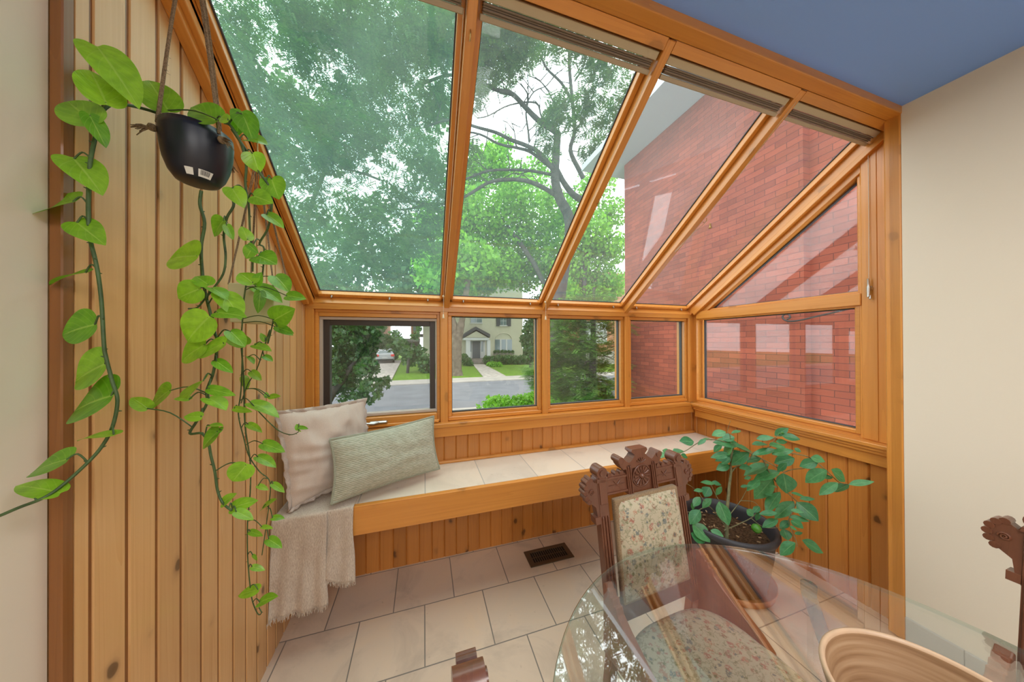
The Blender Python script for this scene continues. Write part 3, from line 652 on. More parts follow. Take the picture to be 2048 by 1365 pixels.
hk = bpy.data.objects['screw_hook']; hk.location = S(.0, .128, 0)
for xx, ss, lb in ((.832-.141, .563, 'brass screw hook halfway up the rafter left of the brick'), (1.545-.141, .573, 'brass screw hook halfway up the rafter beside the brass tassel')):
    h2 = hk.copy(); C.objects.link(h2); h2.location = S(xx, ss, 0); h2['label'] = lb
# ------------------------------------------------------------------ bench
bn = empty('window_bench', (.78, 1.7, .47)); tag(bn, 'built-in pine bench with a beige tile top under the front windows', 'bench')
tg = MB().box(XL+.001, XR+.004, 1.546, YF+.010, .560, .6085).build('tile_top', M['benchtile'], None); tg.parent = bn; tg.location = -Vector(bn.location)
MB().cbox(Matrix.Translation(((XL+XR)/2, 1.5325, .5395)), XR-XL-.002, .027, .139, .003).build('fascia', M['pine_x'], bn)
# ------------------------------------------------------------------ floor register
vt = empty('floor_register', (.77, 1.722, 0)); tag(vt, 'bronze floor vent set in the tiles under the bench', 'vent')
vf = MB()
vf.box(.622, .92, 1.654, 1.680, 0, .005).box(.622, .92, 1.766, 1.790, 0, .005).box(.622, .650, 1.680, 1.766, 0, .005).box(.892, .92, 1.680, 1.766, 0, .005)
vf.build('flange', M['grille'], vt, bevel=.001)
MB().box(.650, .892, 1.680, 1.766, .0005, .0012).build('duct_shade_sheet', M['black'], vt)  # black sheet in place of the shade down the duct
lv = MB()
for k in range(17): lv.cbox(Matrix.Translation((.6535+.0148*k, 1.723, .0028)), .0055, .086, .003, .0005)
lv.box(.650, .892, 1.721, 1.725, .0012, .003).build('louvre', M['grille'], vt)
# ================================================================== FURNITURE
# --- carved dining chair, built about the middle of the foot of its back, seat towards -y
TIL = .16
def by(z, y=0.0): return (z-.46)*TIL*(1 if z > .46 else 0)+y
def bprism(mb, poly, y0, y1): return mb.prism(poly, (0, y0-.46*TIL, 0), (1, 0, 0), (0, TIL, 1), (0, y1-y0, 0))
def bcyl(mb, x, z, r, y0, y1, n=12):
    yb = by(z); return mb.tube([(x, yb+y0, z), (x, yb+y1, z)], r, n, smooth=True)
def make_chair():
    r = empty('dining_chair')
    W = M['walnut']
    for s in (-1, 1):
        p = MB()
        bprism(p, [(s*.175-.019, .45), (s*.175+.019, .45), (s*.175+.019, .925), (s*.175-.019, .925)], -.014, .016)
        for k in (-1, 0, 1): bprism(p, [(s*.175+k*.011-.0032, .50), (s*.175+k*.011+.0032, .50), (s*.175+k*.011+.0032, .80), (s*.175+k*.011-.0032, .80)], -.019, -.013)
        bprism(p, [(s*.175-.015, .835), (s*.175+.015, .835), (s*.175+.015, .915), (s*.175-.015, .915)], -.018, -.013)
        p.build('back_post', W, r, bevel=.0025)
        f = MB(); bcyl(f, s*.175, .935, .0205, -.020, .022, 20); bcyl(f, s*.175, .935, .011, -.024, -.019, 16)
        bprism(f, [(s*.175-.023, .905), (s*.175+.023, .905), (s*.175+.021, .917), (s*.175-.021, .917)], -.018, .02)
        f.build('scroll_finial', W, r)
        MB().bar((s*.175, .055, 0), (s*.175, 0, .455), .036, .03, (0, 1, 0), .004).build('rear_leg', M['walnut_side'], r)
        e = MB(); q = lambda x: s*x
        poly = [(q(.194), .775), (q(.203), .80), (q(.207), .83), (q(.226), .845), (q(.236), .862), (q(.238), .885), (q(.230), .905), (q(.214), .915), (q(.202), .905), (q(.194), .92)]
        if s < 0: poly = poly[::-1]
        bprism(e, poly, -.012, .013)
        for (x, z) in ((.219, .916), (.231, .909), (.240, .896), (.243, .880), (.240, .864), (.231, .850)): bcyl(e, q(x), z, .0085, -.014, .016, 10)
        bprism(e, [(min(q(.194), q(.214)), .778), (max(q(.194), q(.214)), .778), (max(q(.194), q(.214)), .80), (min(q(.194), q(.214)), .80)], -.014, .015)
        sp = [(q(.218)+.010*(1-k/22)*cos(k*.62)*s, by(.878)-.0135, .878+.010*(1-k/22)*sin(k*.62)) for k in range(22)]
        e.tube(sp, .0022, 6)
        e.build('scalloped_ear', W, r, bevel=.0015)
        # hip bracket that runs forward beside the seat
        h = MB(); x0 = s*.205
        prof = [(.0, .62), (-.012, .628), (-.022, .615), (-.030, .617), (-.036, .602), (-.045, .604), (-.050, .588), (-.060, .590), (-.066, .572), (-.10, .548), (-.15, .520), (-.20, .492), (-.232, .466), (-.235, .45), (-.215, .428), (-.15, .415), (0, .410)]
        h.prism(prof if s < 0 else prof[::-1], (x0-.013, 0, 0), (0, 1, 0), (0, 0, 1), (.026, 0, 0))
        h.build('hip_bracket', M['walnut_side'], r, bevel=.003)
        MB().lathe([(.020, .40), (.020, .30), (.012, .288), (.022, .27), (.022, .255), (.013, .24), (.019, .17), (.014, .06), (.010, .045), (.017, .03), (.015, 0)], (s*.172, -.395, 0), 18).build('front_leg', W, r)
        MB().tube([(s*.174, -.39, .20), (s*.175, .03, .20)], .010, 10).build('stretcher', W, r)
        rl = MB(); xa, xb = sorted((s*.060, s*.160))
        bprism(rl, [(xa, .855), (xb, .855), (xb, .916), (xa, .916)], -.008, .010)
        bprism(rl, [(xa, .905), (xb, .905), (xb, .912), (xa, .912)], -.013, -.007)
        bprism(rl, [(xa, .858), (xb, .858), (xb, .864), (xa, .864)], -.013, -.007)
        for x in (.085, .108, .138): bcyl(rl, s*x, .919, .0085, -.010, .011, 10)
        rl.build('carved_rail', W, r, bevel=.001)
        cv = MB(); xc = s*.110; yc = by(.885)-.0088
        for a in (0, 2.2, -2.2, .95, -.95):
            dx, dz = .022*cos(a), .016*sin(a)
            cv.tube([(xc-dx*.2, yc, .885-dz*.2), (xc+dx, yc, .885+dz)], [.003, .0012], 6)
        cv.tube([(xc-.034, yc, .885), (xc+.034, yc, .885)], .0014, 6)
        cv.build('carved_leaf', M['black'] if False else W, r)
    c = MB(); bprism(c, [(-.048, .845), (.048, .845), (.048, .945), (-.048, .945)], -.006, .010)
    for s in (-1, 1):
        bprism(c, [(s*.057-.011, .845), (s*.057+.011, .845), (s*.057+.011, .945), (s*.057-.011, .945)], -.016, .014)
        for k in (-.5, .5): bprism(c, [(s*.057+k*.009-.0022, .85), (s*.057+k*.009+.0022, .85), (s*.057+k*.009+.0022, .94), (s*.057+k*.009-.0022, .94)], -.020, -.015)
    c.build('centre_panel', W, r, bevel=.0015)
    ro = MB(); yc, zc = by(.898), .898
    ro.tube([(0, yc-.011, zc), (0, yc-.004, zc)], .040, 32, smooth=False)
    for k in range(14):
        a = 2*pi*k/14; ro.tube([(.012*cos(a), yc-.012, zc+.012*sin(a)), (.034*cos(a), yc-.012, zc+.034*sin(a))], [.0022, .0042], 6)
    ro.tube([(.0395*cos(2*pi*k/36), yc-.0115, zc+.0395*sin(2*pi*k/36)) for k in range(37)], .0026, 6, caps=False)
    ro.lathe([(0, 0), (.006, .002), (.010, .007), (.011, .010)], M=Matrix.Translation((0, yc-.022, zc)) @ Matrix.Rotation(-pi/2, 4, 'X'), n=18)
    ro.build('rosette', W, r)
    cw = MB()
    half = [(0, .928), (.082, .930), (.094, .944), (.100, .960), (.092, .972), (.078, .970), (.066, .958), (.052, .950), (.034, .962), (.024, .972), (.038, .984), (.034, .992), (0, .992)]
    poly = half[1:]+[(-x, z) for x, z in half[::-1][1:-1]]
    bprism(cw, poly, -.016, .018)
    for s in (-1, 1): bcyl(cw, s*.089, .962, .0125, -.019, .022, 14)
    for a in (.5, 1.05, pi/2, pi-1.05, pi-.5): cw.tube([(0, by(.944)-.017, .944), (.022*cos(a), by(.944)-.017, .944+.018*sin(a))], [.001, .0026], 6)
    cw.build('crest', W, r, bevel=.0015)
    lr = MB(); bprism(lr, [(-.158, .475), (.158, .475), (.158, .532), (-.158, .532)], -.012, .012); lr.build('lower_rail', W, r, bevel=.003)
    # upholstered back
    n = 16; P = []
    for i in range(n+1):
        row = []
        for j in range(n+1):
            a, b = -1+2*i/n, -1+2*j/n
            k = (max(0, 1-abs(a)**5)*max(0, 1-abs(b)**5))**.5
            x = a*(.140+.006*(-b)); z = .692+b*.152
            row.append((x, by(z)-.026-.030*k, z))
        P.append(row)
    MB().grid(P).build('back_cushion', M['floral'], r)
    gm = MB(); bprism(gm, [(-.149, .536), (.149, .536), (.143, .848), (-.143, .848)], -.030, -.008); tag(gm.build('braid_edging', M['gimp'], r, bevel=.006), 'tan braid edging')
    # seat
    out = []
    for k in range(48):
        t = 2*pi*k/48; cx, sy = cos(t), sin(t)
        px = math.copysign(abs(cx)**.5, cx); py = math.copysign(abs(sy)**.5, sy)
        y = -.235+py*.205; wd = .178+.034*(1-((y+.30)/.28)**2)
        out.append((px*wd, y))
    def ring(k, z): return [((x)*k, -.235+(y+.235)*k, z) for x, y in out]
    st = MB(); rings = [ring(1.0, .448), ring(1.0, .458), ring(.965, .471), ring(.88, .481), ring(.6, .490), ring(.25, .493)]
    V = [p for q in rings for p in q]+[(0, -.235, .494)]; F = []
    for i in range(len(rings)-1):
        for j in range(48): F.append((i*48+j, i*48+(j+1) % 48, (i+1)*48+(j+1) % 48, (i+1)*48+j))
    F += [((len(rings)-1)*48+j, (len(rings)-1)*48+(j+1) % 48, len(V)-1) for j in range(48)]
    st.add(V, F, True); st.build('seat_cushion', M['floral'], r)
    fr = MB(); V = ring(.985, .385)+ring(1.0, .395)+ring(1.0, .448); F = [(i*48+j, i*48+(j+1) % 48, (i+1)*48+(j+1) % 48, (i+1)*48+j) for i in range(2) for j in range(48)]+[tuple(range(48))[::-1], tuple(range(96, 144))]
    fr.add(V, F); fr.build('seat_frame', W, r)
    MB().tube([(-.172, -.16, .20), (.172, -.16, .20)], .010, 10).build('stretcher', W, r)
    return r
chA = make_chair()
tag(chA, 'carved walnut chair with floral seat, drawn up behind the glass table', 'chair', 'carved walnut dining chairs around the glass table')
chB = copy_tree(chA); tag(chB, 'carved walnut chair by the cream right wall, only its back post in view')
chC = copy_tree(chA); tag(chC, 'carved walnut chair left of the glass table, only one scroll finial in view')
chA.location = (.757, .803, 0); chA.rotation_euler = (0, 0, math.radians(3.5))
chB.location = (1.372, .120, 0); chB.rotation_euler = (0, 0, -pi/2)
for q_ in chC.children:
    if q_.name.startswith('back_cushion'): q_.location.y = .014
chC.location = (.132, .205, 0); chC.rotation_euler = (0, 0, pi/2)
# --- round glass table
TX, TY, TR = .668, .205, .528
tb = empty('glass_table', (TX, TY, 0)); tag(tb, 'round clear glass dining table with glass tube legs', 'table')
V = []; F = []; n = 96
for z in (.729, .739): V += [(TX+(TR-.002)*cos(2*pi*k/n), TY+(TR-.002)*sin(2*pi*k/n), z) for k in range(n)]
g = MB().add(V, [tuple(range(n))[::-1], tuple(range(n, 2*n))]); g.build('glass_top', M['tableglass'], tb)
MB().lathe([(TR-.002, .729), (TR, .7305), (TR, .7375), (TR-.002, .739)], (TX, TY, 0), 96).build('polished_rim', M['glassedge'], tb)
legglass = glass('leg_glass', (.78, .90, .95), .28, (.66, .82, .92), refl=1.5)
for k in range(4):
    a = k*pi/2; rot = lambda x, y: (TX+x*cos(a)-y*sin(a), TY+x*sin(a)+y*cos(a))
    tx, ty = rot(.322, .305); fx, fy = rot(.545, .232)
    if k == 1: tx, ty = .285, .452
    if k == 1: fx, fy = .25, .56
    if k == 2: fx, fy = .33, -.30
    MB().tube([(fx, fy, 0), (tx, ty, .700)], .0155, 20).build('leg', legglass, tb)
    MB().lathe([(.0155, .700), (.016, .708), (.0165, .722), (.0165, .7285), (0, .7285)], (tx, ty, 0), 20).build('fixing', legglass, tb)
# --- bamboo bowl
bw = MB(); bx, byy = .671, .190
bw.lathe([(.058, .7405), (.066, .741), (.088, .770), (.106, .805), (.119, .840), (.128, .878)], (bx, byy, 0), 64)
bw.lathe([(.1205, .878), (.111, .840), (.098, .805), (.080, .772), (.055, .750), (0, .748)], (bx, byy, 0), 64)
bo = bw.build('wooden_bowl', M['bamboo']); tag(bo, 'turned bamboo bowl standing on the glass table', 'bowl')
MB().lathe([(.128, .878), (.1275, .8815), (.1245, .883), (.1215, .8815), (.1205, .878)], (bx, byy, 0), 64).build('rim', M['bamboo_rim'], bo)
# --- cushions
def cushion(name, BL, BR, TR_, TL, thick, mat, pmat, flange, wr, seed, n=36, dip=.045):
    BL, BR, TR_, TL = map(Vector, (BL, BR, TR_, TL)); nrm = ((BR-BL).cross(TL-BL)).normalized()
    if nrm.dot(CAM-BL) < 0: nrm = -nrm
    o = empty(name, (BL+BR)/2)
    def pt(a, b, side):
        e = lambda q: 1-dip*(1-(2*q-1)**2)          # edges drawn in between the corners
        a2 = .5+(a-.5)*e(b); b2 = .5+(b-.5)*e(a)
        p = BL*(1-a2)*(1-b2)+BR*a2*(1-b2)+TR_*a2*b2+TL*(1-a2)*b2
        k = (max(0, 1-abs(2*a-1)**2.6)*max(0, 1-abs(2*b-1)**2.6))**.62
        w = noise.noise(Vector((a*5+seed, b*7, side)))*wr*k + noise.noise(Vector((a*16+seed, b*5+9, side)))*wr*.5*k**.5
        for (fa, fb, fr) in ((.02, .35, 26), (.05, .2, 20)) if seed < 5 else ((.62, .75, 18),):
            dd = math.hypot(a-fa, (b-fb)*1.6); w += wr*.9*k**.4*math.exp(-dd*5)*sin(b*fr*2+a*6 if seed < 5 else a*fr*2.2+b*9)
        return p+nrm*side*(thick*k+w*(1 if side > 0 else .3))
    mb = MB(); inset = lambda q: .0+q
    for side in (1, -1):
        P = [[pt(i/n, j/n, side) for j in range(n+1)] for i in range(n+1)]
        mb.grid(P if side > 0 else P[::-1])
    set_uv(mb.build('cover', mat, o), [(i/n, j/n) for i in range(n+1) for j in range(n+1)]+[(i/n, j/n) for i in range(n, -1, -1) for j in range(n+1)])
    ed = [(i/n, 0) for i in range(n)]+[(1, j/n) for j in range(n)]+[(1-i/n, 1) for i in range(n)]+[(0, 1-j/n) for j in range(n)]
    mid = (BL+BR+TR_+TL)/4; loop = [pt(a, b, 1) for a, b in ed]
    if flange:
        P = []; k2 = len(loop)
        for i in range(k2+1):
            p = loop[i % k2]; d = (p-mid).normalized(); wv = .006*sin(i*.9)+.004*sin(i*2.3)
            P.append([p-d*.006+nrm*.002, p+d*.008+nrm*wv, p+d*.016+nrm*wv*1.4])
        tag(MB().grid(P).build('flange', pmat, o, solid=.003), None)
    else:
        MB().tube(loop+[loop[0]], .006, 8, caps=False).build('piping', pmat, o)
    return o
cu = cushion('throw_pillow', (-.578, 1.540, .632), (-.300, 1.825, .636), (-.330, 1.842, 1.052), (-.622, 1.520, 1.075), .058, M['linen'], M['linenpipe'], True, .017, 2.0, dip=.06)
tag(cu, 'square beige linen cushion against the pine board wall', 'cushion')
cu = cushion('throw_pillow', (-.412, 1.515, .640), (.085, 1.725, .650), (.055, 1.79, .940), (-.438, 1.592, .915), .062, M['sage'], M['sagepipe'], False, .010, 7.0, dip=.07)
tag(cu, 'oblong sage green ribbed cushion leaning on the beige one', 'cushion')
# --- throw over the bench end
tw = empty('throw_blanket', (-.5, 1.6, .61)); tag(tw, 'oatmeal woven throw hanging over the bench end under the cushions', 'blanket')
def drape(x0, x1, zb, yf, seed, n=34, top=1.80):
    P = []; ends = []
    for i in range(n+1):
        a = i/n; x = x0+(x1-x0)*a; col = []
        zend = zb(a)
        for k in range(13):
            y = top+(1.512-top)*k/12; col.append(Vector((x, y, .6135+.004*abs(noise.noise(Vector((x*9+seed, y*6, 0)))))))
        for k in range(1, 4):
            t = k/3*pi/2; col.append(Vector((x, 1.512-(1.512-yf)*sin(t), .6145-.012*(1-cos(t)))))
        m_ = 26
        for k in range(1, m_+1):
            f = k/m_; z = .6025+(zend-.6025)*f
            y = yf-.006*f-.016*f*(.5+.5*sin(a*(x1-x0)*95+seed+1.5*sin(z*6)))-.006*noise.noise(Vector((x*14, z*9, seed)))
            xx = x+.02*f*(a-.5)+.006*noise.noise(Vector((x*8, z*6, seed+5)))
            col.append(Vector((max(xx, XL+.006), y, z)))
        P.append(col); ends.append(col[-1])
    return P, ends
P1, e1 = drape(-.634, -.425, lambda a: .188+.012*sin(a*5)+.03*a*a, 1.500, 1.0)
P2, e2 = drape(-.435, -.318, lambda a: .315-.050*a+.01*sin(a*9), 1.508, 4.0, n=20, top=1.62)
mb = MB(); mb.grid(P1); mb.grid(P2); mb.build('cloth', M['throw'], tw, solid=.003)
fg = MB()
for E_ in (e1, e2):
    for i in range(len(E_)-1):
        for k in range(3):
            p = E_[i].lerp(E_[i+1], k/3); q = p+Vector((random.uniform(-.006, .006), random.uniform(-.004, .002), -random.uniform(.008, .022)))
            fg.tube([p+Vector((0, 0, .003)), (p+q)/2+Vector((random.uniform(-.003, .003), 0, 0)), q], [.0016, .0012, .0008], 5)
fg.build('fringe', M['throw'], tw)
# ================================================================== PLANTS IN THE ROOM
def leaf_mesh(base, tip, width, nrm, kind='heart', droop=.18, fold=.22, seed=0):
    base, tip = Vector(base), Vector(tip); a = tip-base; Ln = a.length; a.normalize()
    side = a.cross(nrm)
    if side.length < 1e-4: side = a.cross(Vector((0, 0, 1)))
    side.normalize(); up = side.cross(a)
    if kind == 'heart': prof = [(-.05, .34), (-.01, .64), (.07, .87), (.19, .99), (.34, 1.0), (.52, .90), (.69, .70), (.83, .44), (.93, .20), (1.0, .0)]
    else: prof = [(0, .02), (.06, .28), (.16, .62), (.30, .92), (.46, 1.0), (.62, .90), (.78, .62), (.90, .30), (.97, .10), (1.0, 0)]
    r = random.Random(seed); tw = r.uniform(-.25, .25); cv = droop*r.uniform(.5, 1.4); wv = r.uniform(0, 6)
    P = []
    for t, w in prof:
        row = []
        for c in (-1, -.66, -.33, 0, .33, .66, 1):
            off = abs(c)**1.2*fold*width*w - cv*Ln*(t-.15)**2*(1 if t > .15 else .3) + tw*c*w*width*t*.6 + .03*width*sin(wv+t*7)*c*c
            lobe = -.07*Ln*abs(c) if (kind == 'heart' and t < .1) else 0
            row.append(base+a*(t*Ln+lobe)+side*(c*w*width)+up*off)
        P.append(row)
    return P
LEAFN = [0]
def add_leaf(parent, base, tip, wratio, mat, kind='heart', facing=.75, upw=.5, fold=.2, droop=.18):
    LEAFN[0] += 1; s = LEAFN[0]; r = random.Random(s*13)
    base, tip = Vector(base), Vector(tip); mid = (base+tip)/2
    n = ((CAM-mid).normalized()*facing+Vector((0, 0, upw))+Vector((r.uniform(-.4, .4), r.uniform(-.4, .4), r.uniform(-.3, .3)))).normalized()
    L_ = (tip-base).length; sd_ = (tip-base).normalized().cross(n).normalized()
    seen = (PIX(tip)-PIX(base)).length*wratio*.64; per = (PIX(mid+sd_*.004)-PIX(mid)).length/.004
    W_ = max(.20*L_, min(.66*L_, seen/per))
    P_ = leaf_mesh(base, tip, W_, n, kind, droop, fold, s)
    return set_uv(MB().grid(P_).build('leaf', mat, parent, subsurf=1), [(c_, t_/(len(P_)-1)) for t_ in range(len(P_)) for c_ in (-1, -.66, -.33, 0, .33, .66, 1)])
def pxpath(pts, Z): return [AT(u, v, (Z if not hasattr(Z, '__len__') else Z[0]+(Z[1]-Z[0])*i/(len(pts)-1))) for i, (u, v) in enumerate(pts)]
def A1(pts): return [(x/1.95, y/1.95) for x, y in pts]                 # notes taken on two enlargements
def A2(pts): return [(x/1.9086, 650+y/1.9086) for x, y in pts]
def vine(parent, pts, r0=.0030, r1=.0018, nodes=True, name='vine'):
    P = smooth_path(pts, 5); k = len(P); mb = MB(); rr = random.Random(len(P))
    mb.tube(P, [r0+(r1-r0)*i/(k-1) for i in range(k)], 8)
    if nodes:
        for i in range(3, k-2, 4):
            p = P[i]; d = Vector((rr.uniform(-1, 1), rr.uniform(-1, 1), rr.uniform(-.4, .4))).normalized()*.006
            mb.tube([p, p+d], [r1*.9, r1*.3], 6)
    return mb, P
def plant_vine(root, pts, leaves, Z, r0=.0030, r1=.0018, wr=.85, zj=.03, mat='pothos'):
    """one hanging stem with its petioles; its leaves are its own sub-parts. leaves: (base px, tip px[, width ratio])"""
    mb, P = vine(root, pts, r0, r1); todo = []
    for q in leaves:
        (u0, v0), (u1, v1) = q[0], q[1]; w = q[2] if len(q) > 2 else wr
        rr = random.Random(int(u0*7+v0*3)); zb = Z(u0, v0) if callable(Z) else Z
        z0 = zb-rr.uniform(0, zj); z1 = z0+rr.uniform(-.012, .008)
        b, t_ = AT(u0, v0, z0), AT(u1, v1, z1); todo.append((b, t_, w))
        near = min(P, key=lambda p: (p-b).length)
        if (near-b).length > .006 and (near-b).length < .16:
            md = (near+b)/2+Vector((0, 0, .012)); mb.tube(smooth_path([near, md, b], 4), .0014, 6)
    vo = mb.build('vine', M['vine'], root)
    for b, t_, w in todo: add_leaf(vo, b, t_, w, M[mat])
    return vo
# --- black hanging pot
pc = Vector((-.513, .871, 1.763)); PS = .0625/.084; pt_ = empty('hanging_planter', pc); tag(pt_, 'black round hanging pot on jute ropes with trailing pothos', 'hanging plant')
pot = MB(); prof = [(.0, .0), (.036, .0), (.050, .004), (.064, .020), (.075, .045), (.0815, .075), (.084, .105), (.0825, .122), (.0795, .122), (.080, .105), (.076, .070), (.06, .030), (0, .02)]; prof = [(a*PS, b) for a, b in prof]
pot.lathe(prof, pc, 40); pot.build('pot', M['black_pot'], pt_)
MB().lathe([(.0585, .106), (.0, .112)], pc, 28).build('soil', M['soil'], pt_)
top = Vector((-.512, .845, 2.372)); MB().tube(smooth_path([top+Vector((0, .0, .06)), top+Vector((0, 0, .02)), top+Vector((.012, 0, .0)), top+Vector((0, 0, -.012)), top+Vector((-.01, 0, 0))], 4), .0028, 8).build('ceiling_hook', M['brass'], pt_)
for k, an in enumerate((-2.6, -.45, 1.3)):
    rim = pc+Vector((.061*cos(an), .061*sin(an), .112)); mid = rim.lerp(top, .5)+Vector((.004*k-.004, .002, 0))
    mb = MB()
    for q in (-.0022, .0022):
        pp = smooth_path([rim+Vector((0, q, 0)), mid+Vector((q*1.2, -q, 0)), top+Vector((q, q, -.012))], 6); mb.tube(pp, .0024, 7)
    fr = random.Random(k)
    for i in range(40):
        f = fr.random(); p = rim.lerp(top, f)+Vector((.004*k-.004, .002, 0))*(1-abs(2*f-1)); d = Vector((fr.uniform(-1, 1), fr.uniform(-1, 1), fr.uniform(-1, 1)))*.008
        mb.tube([p, p+d], [.0005, .0003], 4)
    mb.build('rope', M['rope'], pt_)
    o3 = Vector((cos(an), sin(an), 0)); kn = MB()
    kn.lathe([(0, -.008), (.006, -.006), (.008, 0), (.006, .006), (0, .008)], pc+o3*.068+Vector((0, 0, .098)), 10)
    for i in range(14):
        p = pc+o3*.071+Vector((0, 0, .096)); d = (o3+Vector((fr.uniform(-.5, .5), fr.uniform(-.5, .5), fr.uniform(-.75, .05)))).normalized()*fr.uniform(.016, .028)
        kn.tube([p, p+d*.6, p+d+Vector((0, 0, -.004))], [.0018, .0014, .0008], 5)
    kn.build('rope_knot', M['rope'], pt_)
for (a0, a1, z0, z1, ink) in ((-1.02, -.50, .005, .019, True), (-1.50, -1.20, .005, .018, False)):
    P = []; Q = []
    def onpot(an, z, e):
        for (r_a, z_a), (r_b, z_b) in zip(prof[1:], prof[2:]):
            if z_a <= z <= z_b: rr = r_a+(r_b-r_a)*(z-z_a)/(z_b-z_a); break
        return pc+Vector(((rr+e)*cos(an), (rr+e)*sin(an), z-e*.6))
    for i in range(9): P.append([onpot(a0+(a1-a0)*i/8, z0+(z1-z0)*j/4, .0009) for j in range(5)])
    st = MB().grid(P).build('sticker', M['sticker'], pt_)
    if ink:
        ib = MB(); xs = a0+.08
        for w_ in (.02, .01, .03, .01, .02, .03, .01, .02, .02, .01, .03):
            ib.grid([[onpot(xs, z0+.004+.009*j/2, .0013) for j in range(3)], [onpot(xs+w_, z0+.004+.009*j/2, .0013) for j in range(3)]], smooth=False); xs += w_+.012
        ib.build('barcode', M['ink'], st)
# stems of the black pot
V1 = [(322, 236), (313, 226), (277, 215), (241, 208), (220, 210), (200, 231), (190, 277), (180, 328), (177, 390), (177, 436), (180, 477), (190, 518), (197, 554), (203, 605), (208, 690), (212, 715), (225, 765), (235, 802), (225, 854), (202, 896), (168, 933), (120, 975), (84, 998), (40, 1015), (0, 1032), (-30, 1043)]
zz = [.66, .655, .63, .60, .58, .565, .55, .54, .535, .53, .53, .53, .53, .53, .525, .525, .52, .52, .515, .505, .49, .47, .455, .445, .435, .43]
Z1 = lambda u, v: .535 if v < 700 else max(.45, .525-(v-800)*.0003)
l1 = [((220, 205), (186, 128), .95), ((197, 102), (275, 192), .70), ((176, 236), (126, 190), .85), ((182, 226), (210, 295), .55), ((150, 316), (202, 378), .95), ((146, 405), (54, 416), .62), ((155, 447), (205, 484), .8), ((170, 546), (89, 560), .36), ((190, 649), (118, 666), .8)]
l1 = [((212, 206), (177, 128), 1.0), ((198, 98), (272, 196), .72), ((186, 246), (124, 192), .85), ((180, 232), (213, 294), .6), ((148, 318), (200, 378), 1.0), ((146, 404), (52, 422), .62), ((154, 446), (206, 486), .85), ((171, 546), (88, 560), .42), ((190, 650), (117, 668), .85)]+[(A2([a])[0], A2([b])[0], w) for a, b, w in (((402, 150), (262, 215), .95), ((425, 272), (250, 325), .95), ((434, 420), (285, 425), .5), ((255, 515), (95, 560), .75), ((222, 640), (40, 598), .40))]
plant_vine(pt_, [AT(u, v, z) for (u, v), z in zip(V1, zz)], l1, Z1, .0032, .0022, zj=.012)
V2 = A1([(872, 478), (900, 492), (940, 560), (960, 640), (957, 720), (970, 800), (975, 900), (985, 1000), (985, 1060)])
l2 = [(A1([a])[0], A1([b])[0], w) for a, b, w in (((842, 470), (735, 408), .75), ((655, 430), (565, 290), .8), ((890, 470), (850, 455), .8), ((945, 445), (912, 530), .7), ((945, 440), (985, 540), .8), ((968, 545), (1040, 555), .8), ((985, 600), (1008, 672), 1.0), ((990, 765), (1062, 790), .75), ((905, 735), (948, 802), .85), ((965, 935), (945, 880), .8), ((968, 955), (1005, 985), .5))]
plant_vine(pt_, pxpath(V2, (.640, .70)), l2, .665, wr=.8)
V3 = A1([(905, 505), (955, 580), (1010, 670), (1050, 730), (1060, 800), (1045, 890), (1012, 950), (1030, 970), (1025, 1060), (1015, 1110)])
l3 = [(A1([a])[0], A1([b])[0], w) for a, b, w in (((1060, 700), (1085, 775), 1.0), ((1040, 838), (1108, 884), .5), ((985, 965), (958, 1010), .9), ((1008, 1000), (1075, 1025), 1.0), ((985, 1105), (930, 1060), .9), ((1000, 1110), (1018, 1062), .7))]
plant_vine(pt_, pxpath(V3, (.655, .74)), l3, .70)
V4 = A1([(785, 745), (780, 800), (798, 870), (785, 960), (788, 1050), (800, 1140), (820, 1220), (838, 1300)])+A2([(830, 70), (815, 180), (790, 250), (790, 300), (750, 370), (725, 415), (770, 415), (795, 450), (805, 500), (820, 560), (830, 630), (850, 680), (885, 710)])
l4 = [(A1([a])[0], A1([b])[0], w) for a, b, w in (((768, 1000), (650, 1005), .9), ((778, 1128), (682, 1165), .8), ((812, 1112), (756, 1070), .9), ((828, 1125), (888, 1160), .85), ((868, 1148), (945, 1235), .75), ((850, 1220), (958, 1232), .5), ((812, 1240), (715, 1335), .8), ((900, 1295), (958, 1350), .7))]+[(A2([a])[0], A2([b])[0], w) for a, b, w in (((780, 78), (668, 140), .5), ((855, 72), (738, 122), .4), ((826, 140), (888, 182), .55), ((775, 215), (700, 275), .85), ((722, 285), (658, 276), .4), ((648, 252), (560, 312), .6), ((562, 320), (498, 272), .8), ((798, 282), (866, 318), .85), ((800, 245), (895, 268), .3), ((768, 352), (698, 350), .5), ((832, 408), (763, 472), .5), ((800, 385), (850, 380), .6), ((848, 402), (808, 428), .5), ((940, 535), (880, 608), .8), ((848, 682), (898, 645), .5), ((888, 700), (976, 668), .5), ((902, 715), (970, 742), .55))]
plant_vine(pt_, pxpath(V4, (.69, .66)), l4, .672, .0034, .0024, zj=.045)
V5 = A1([(880, 735), (912, 795), (885, 850), (873, 920), (880, 1000), (870, 1070), (825, 1135), (800, 1165), (770, 1200), (735, 1205)])
l5 = [(A1([a])[0], A1([b])[0], w) for a, b, w in (((872, 862), (825, 920), .95), ((885, 880), (908, 935), .55))]
plant_vine(pt_, pxpath(V5, (.70, .69)), l5, .70)
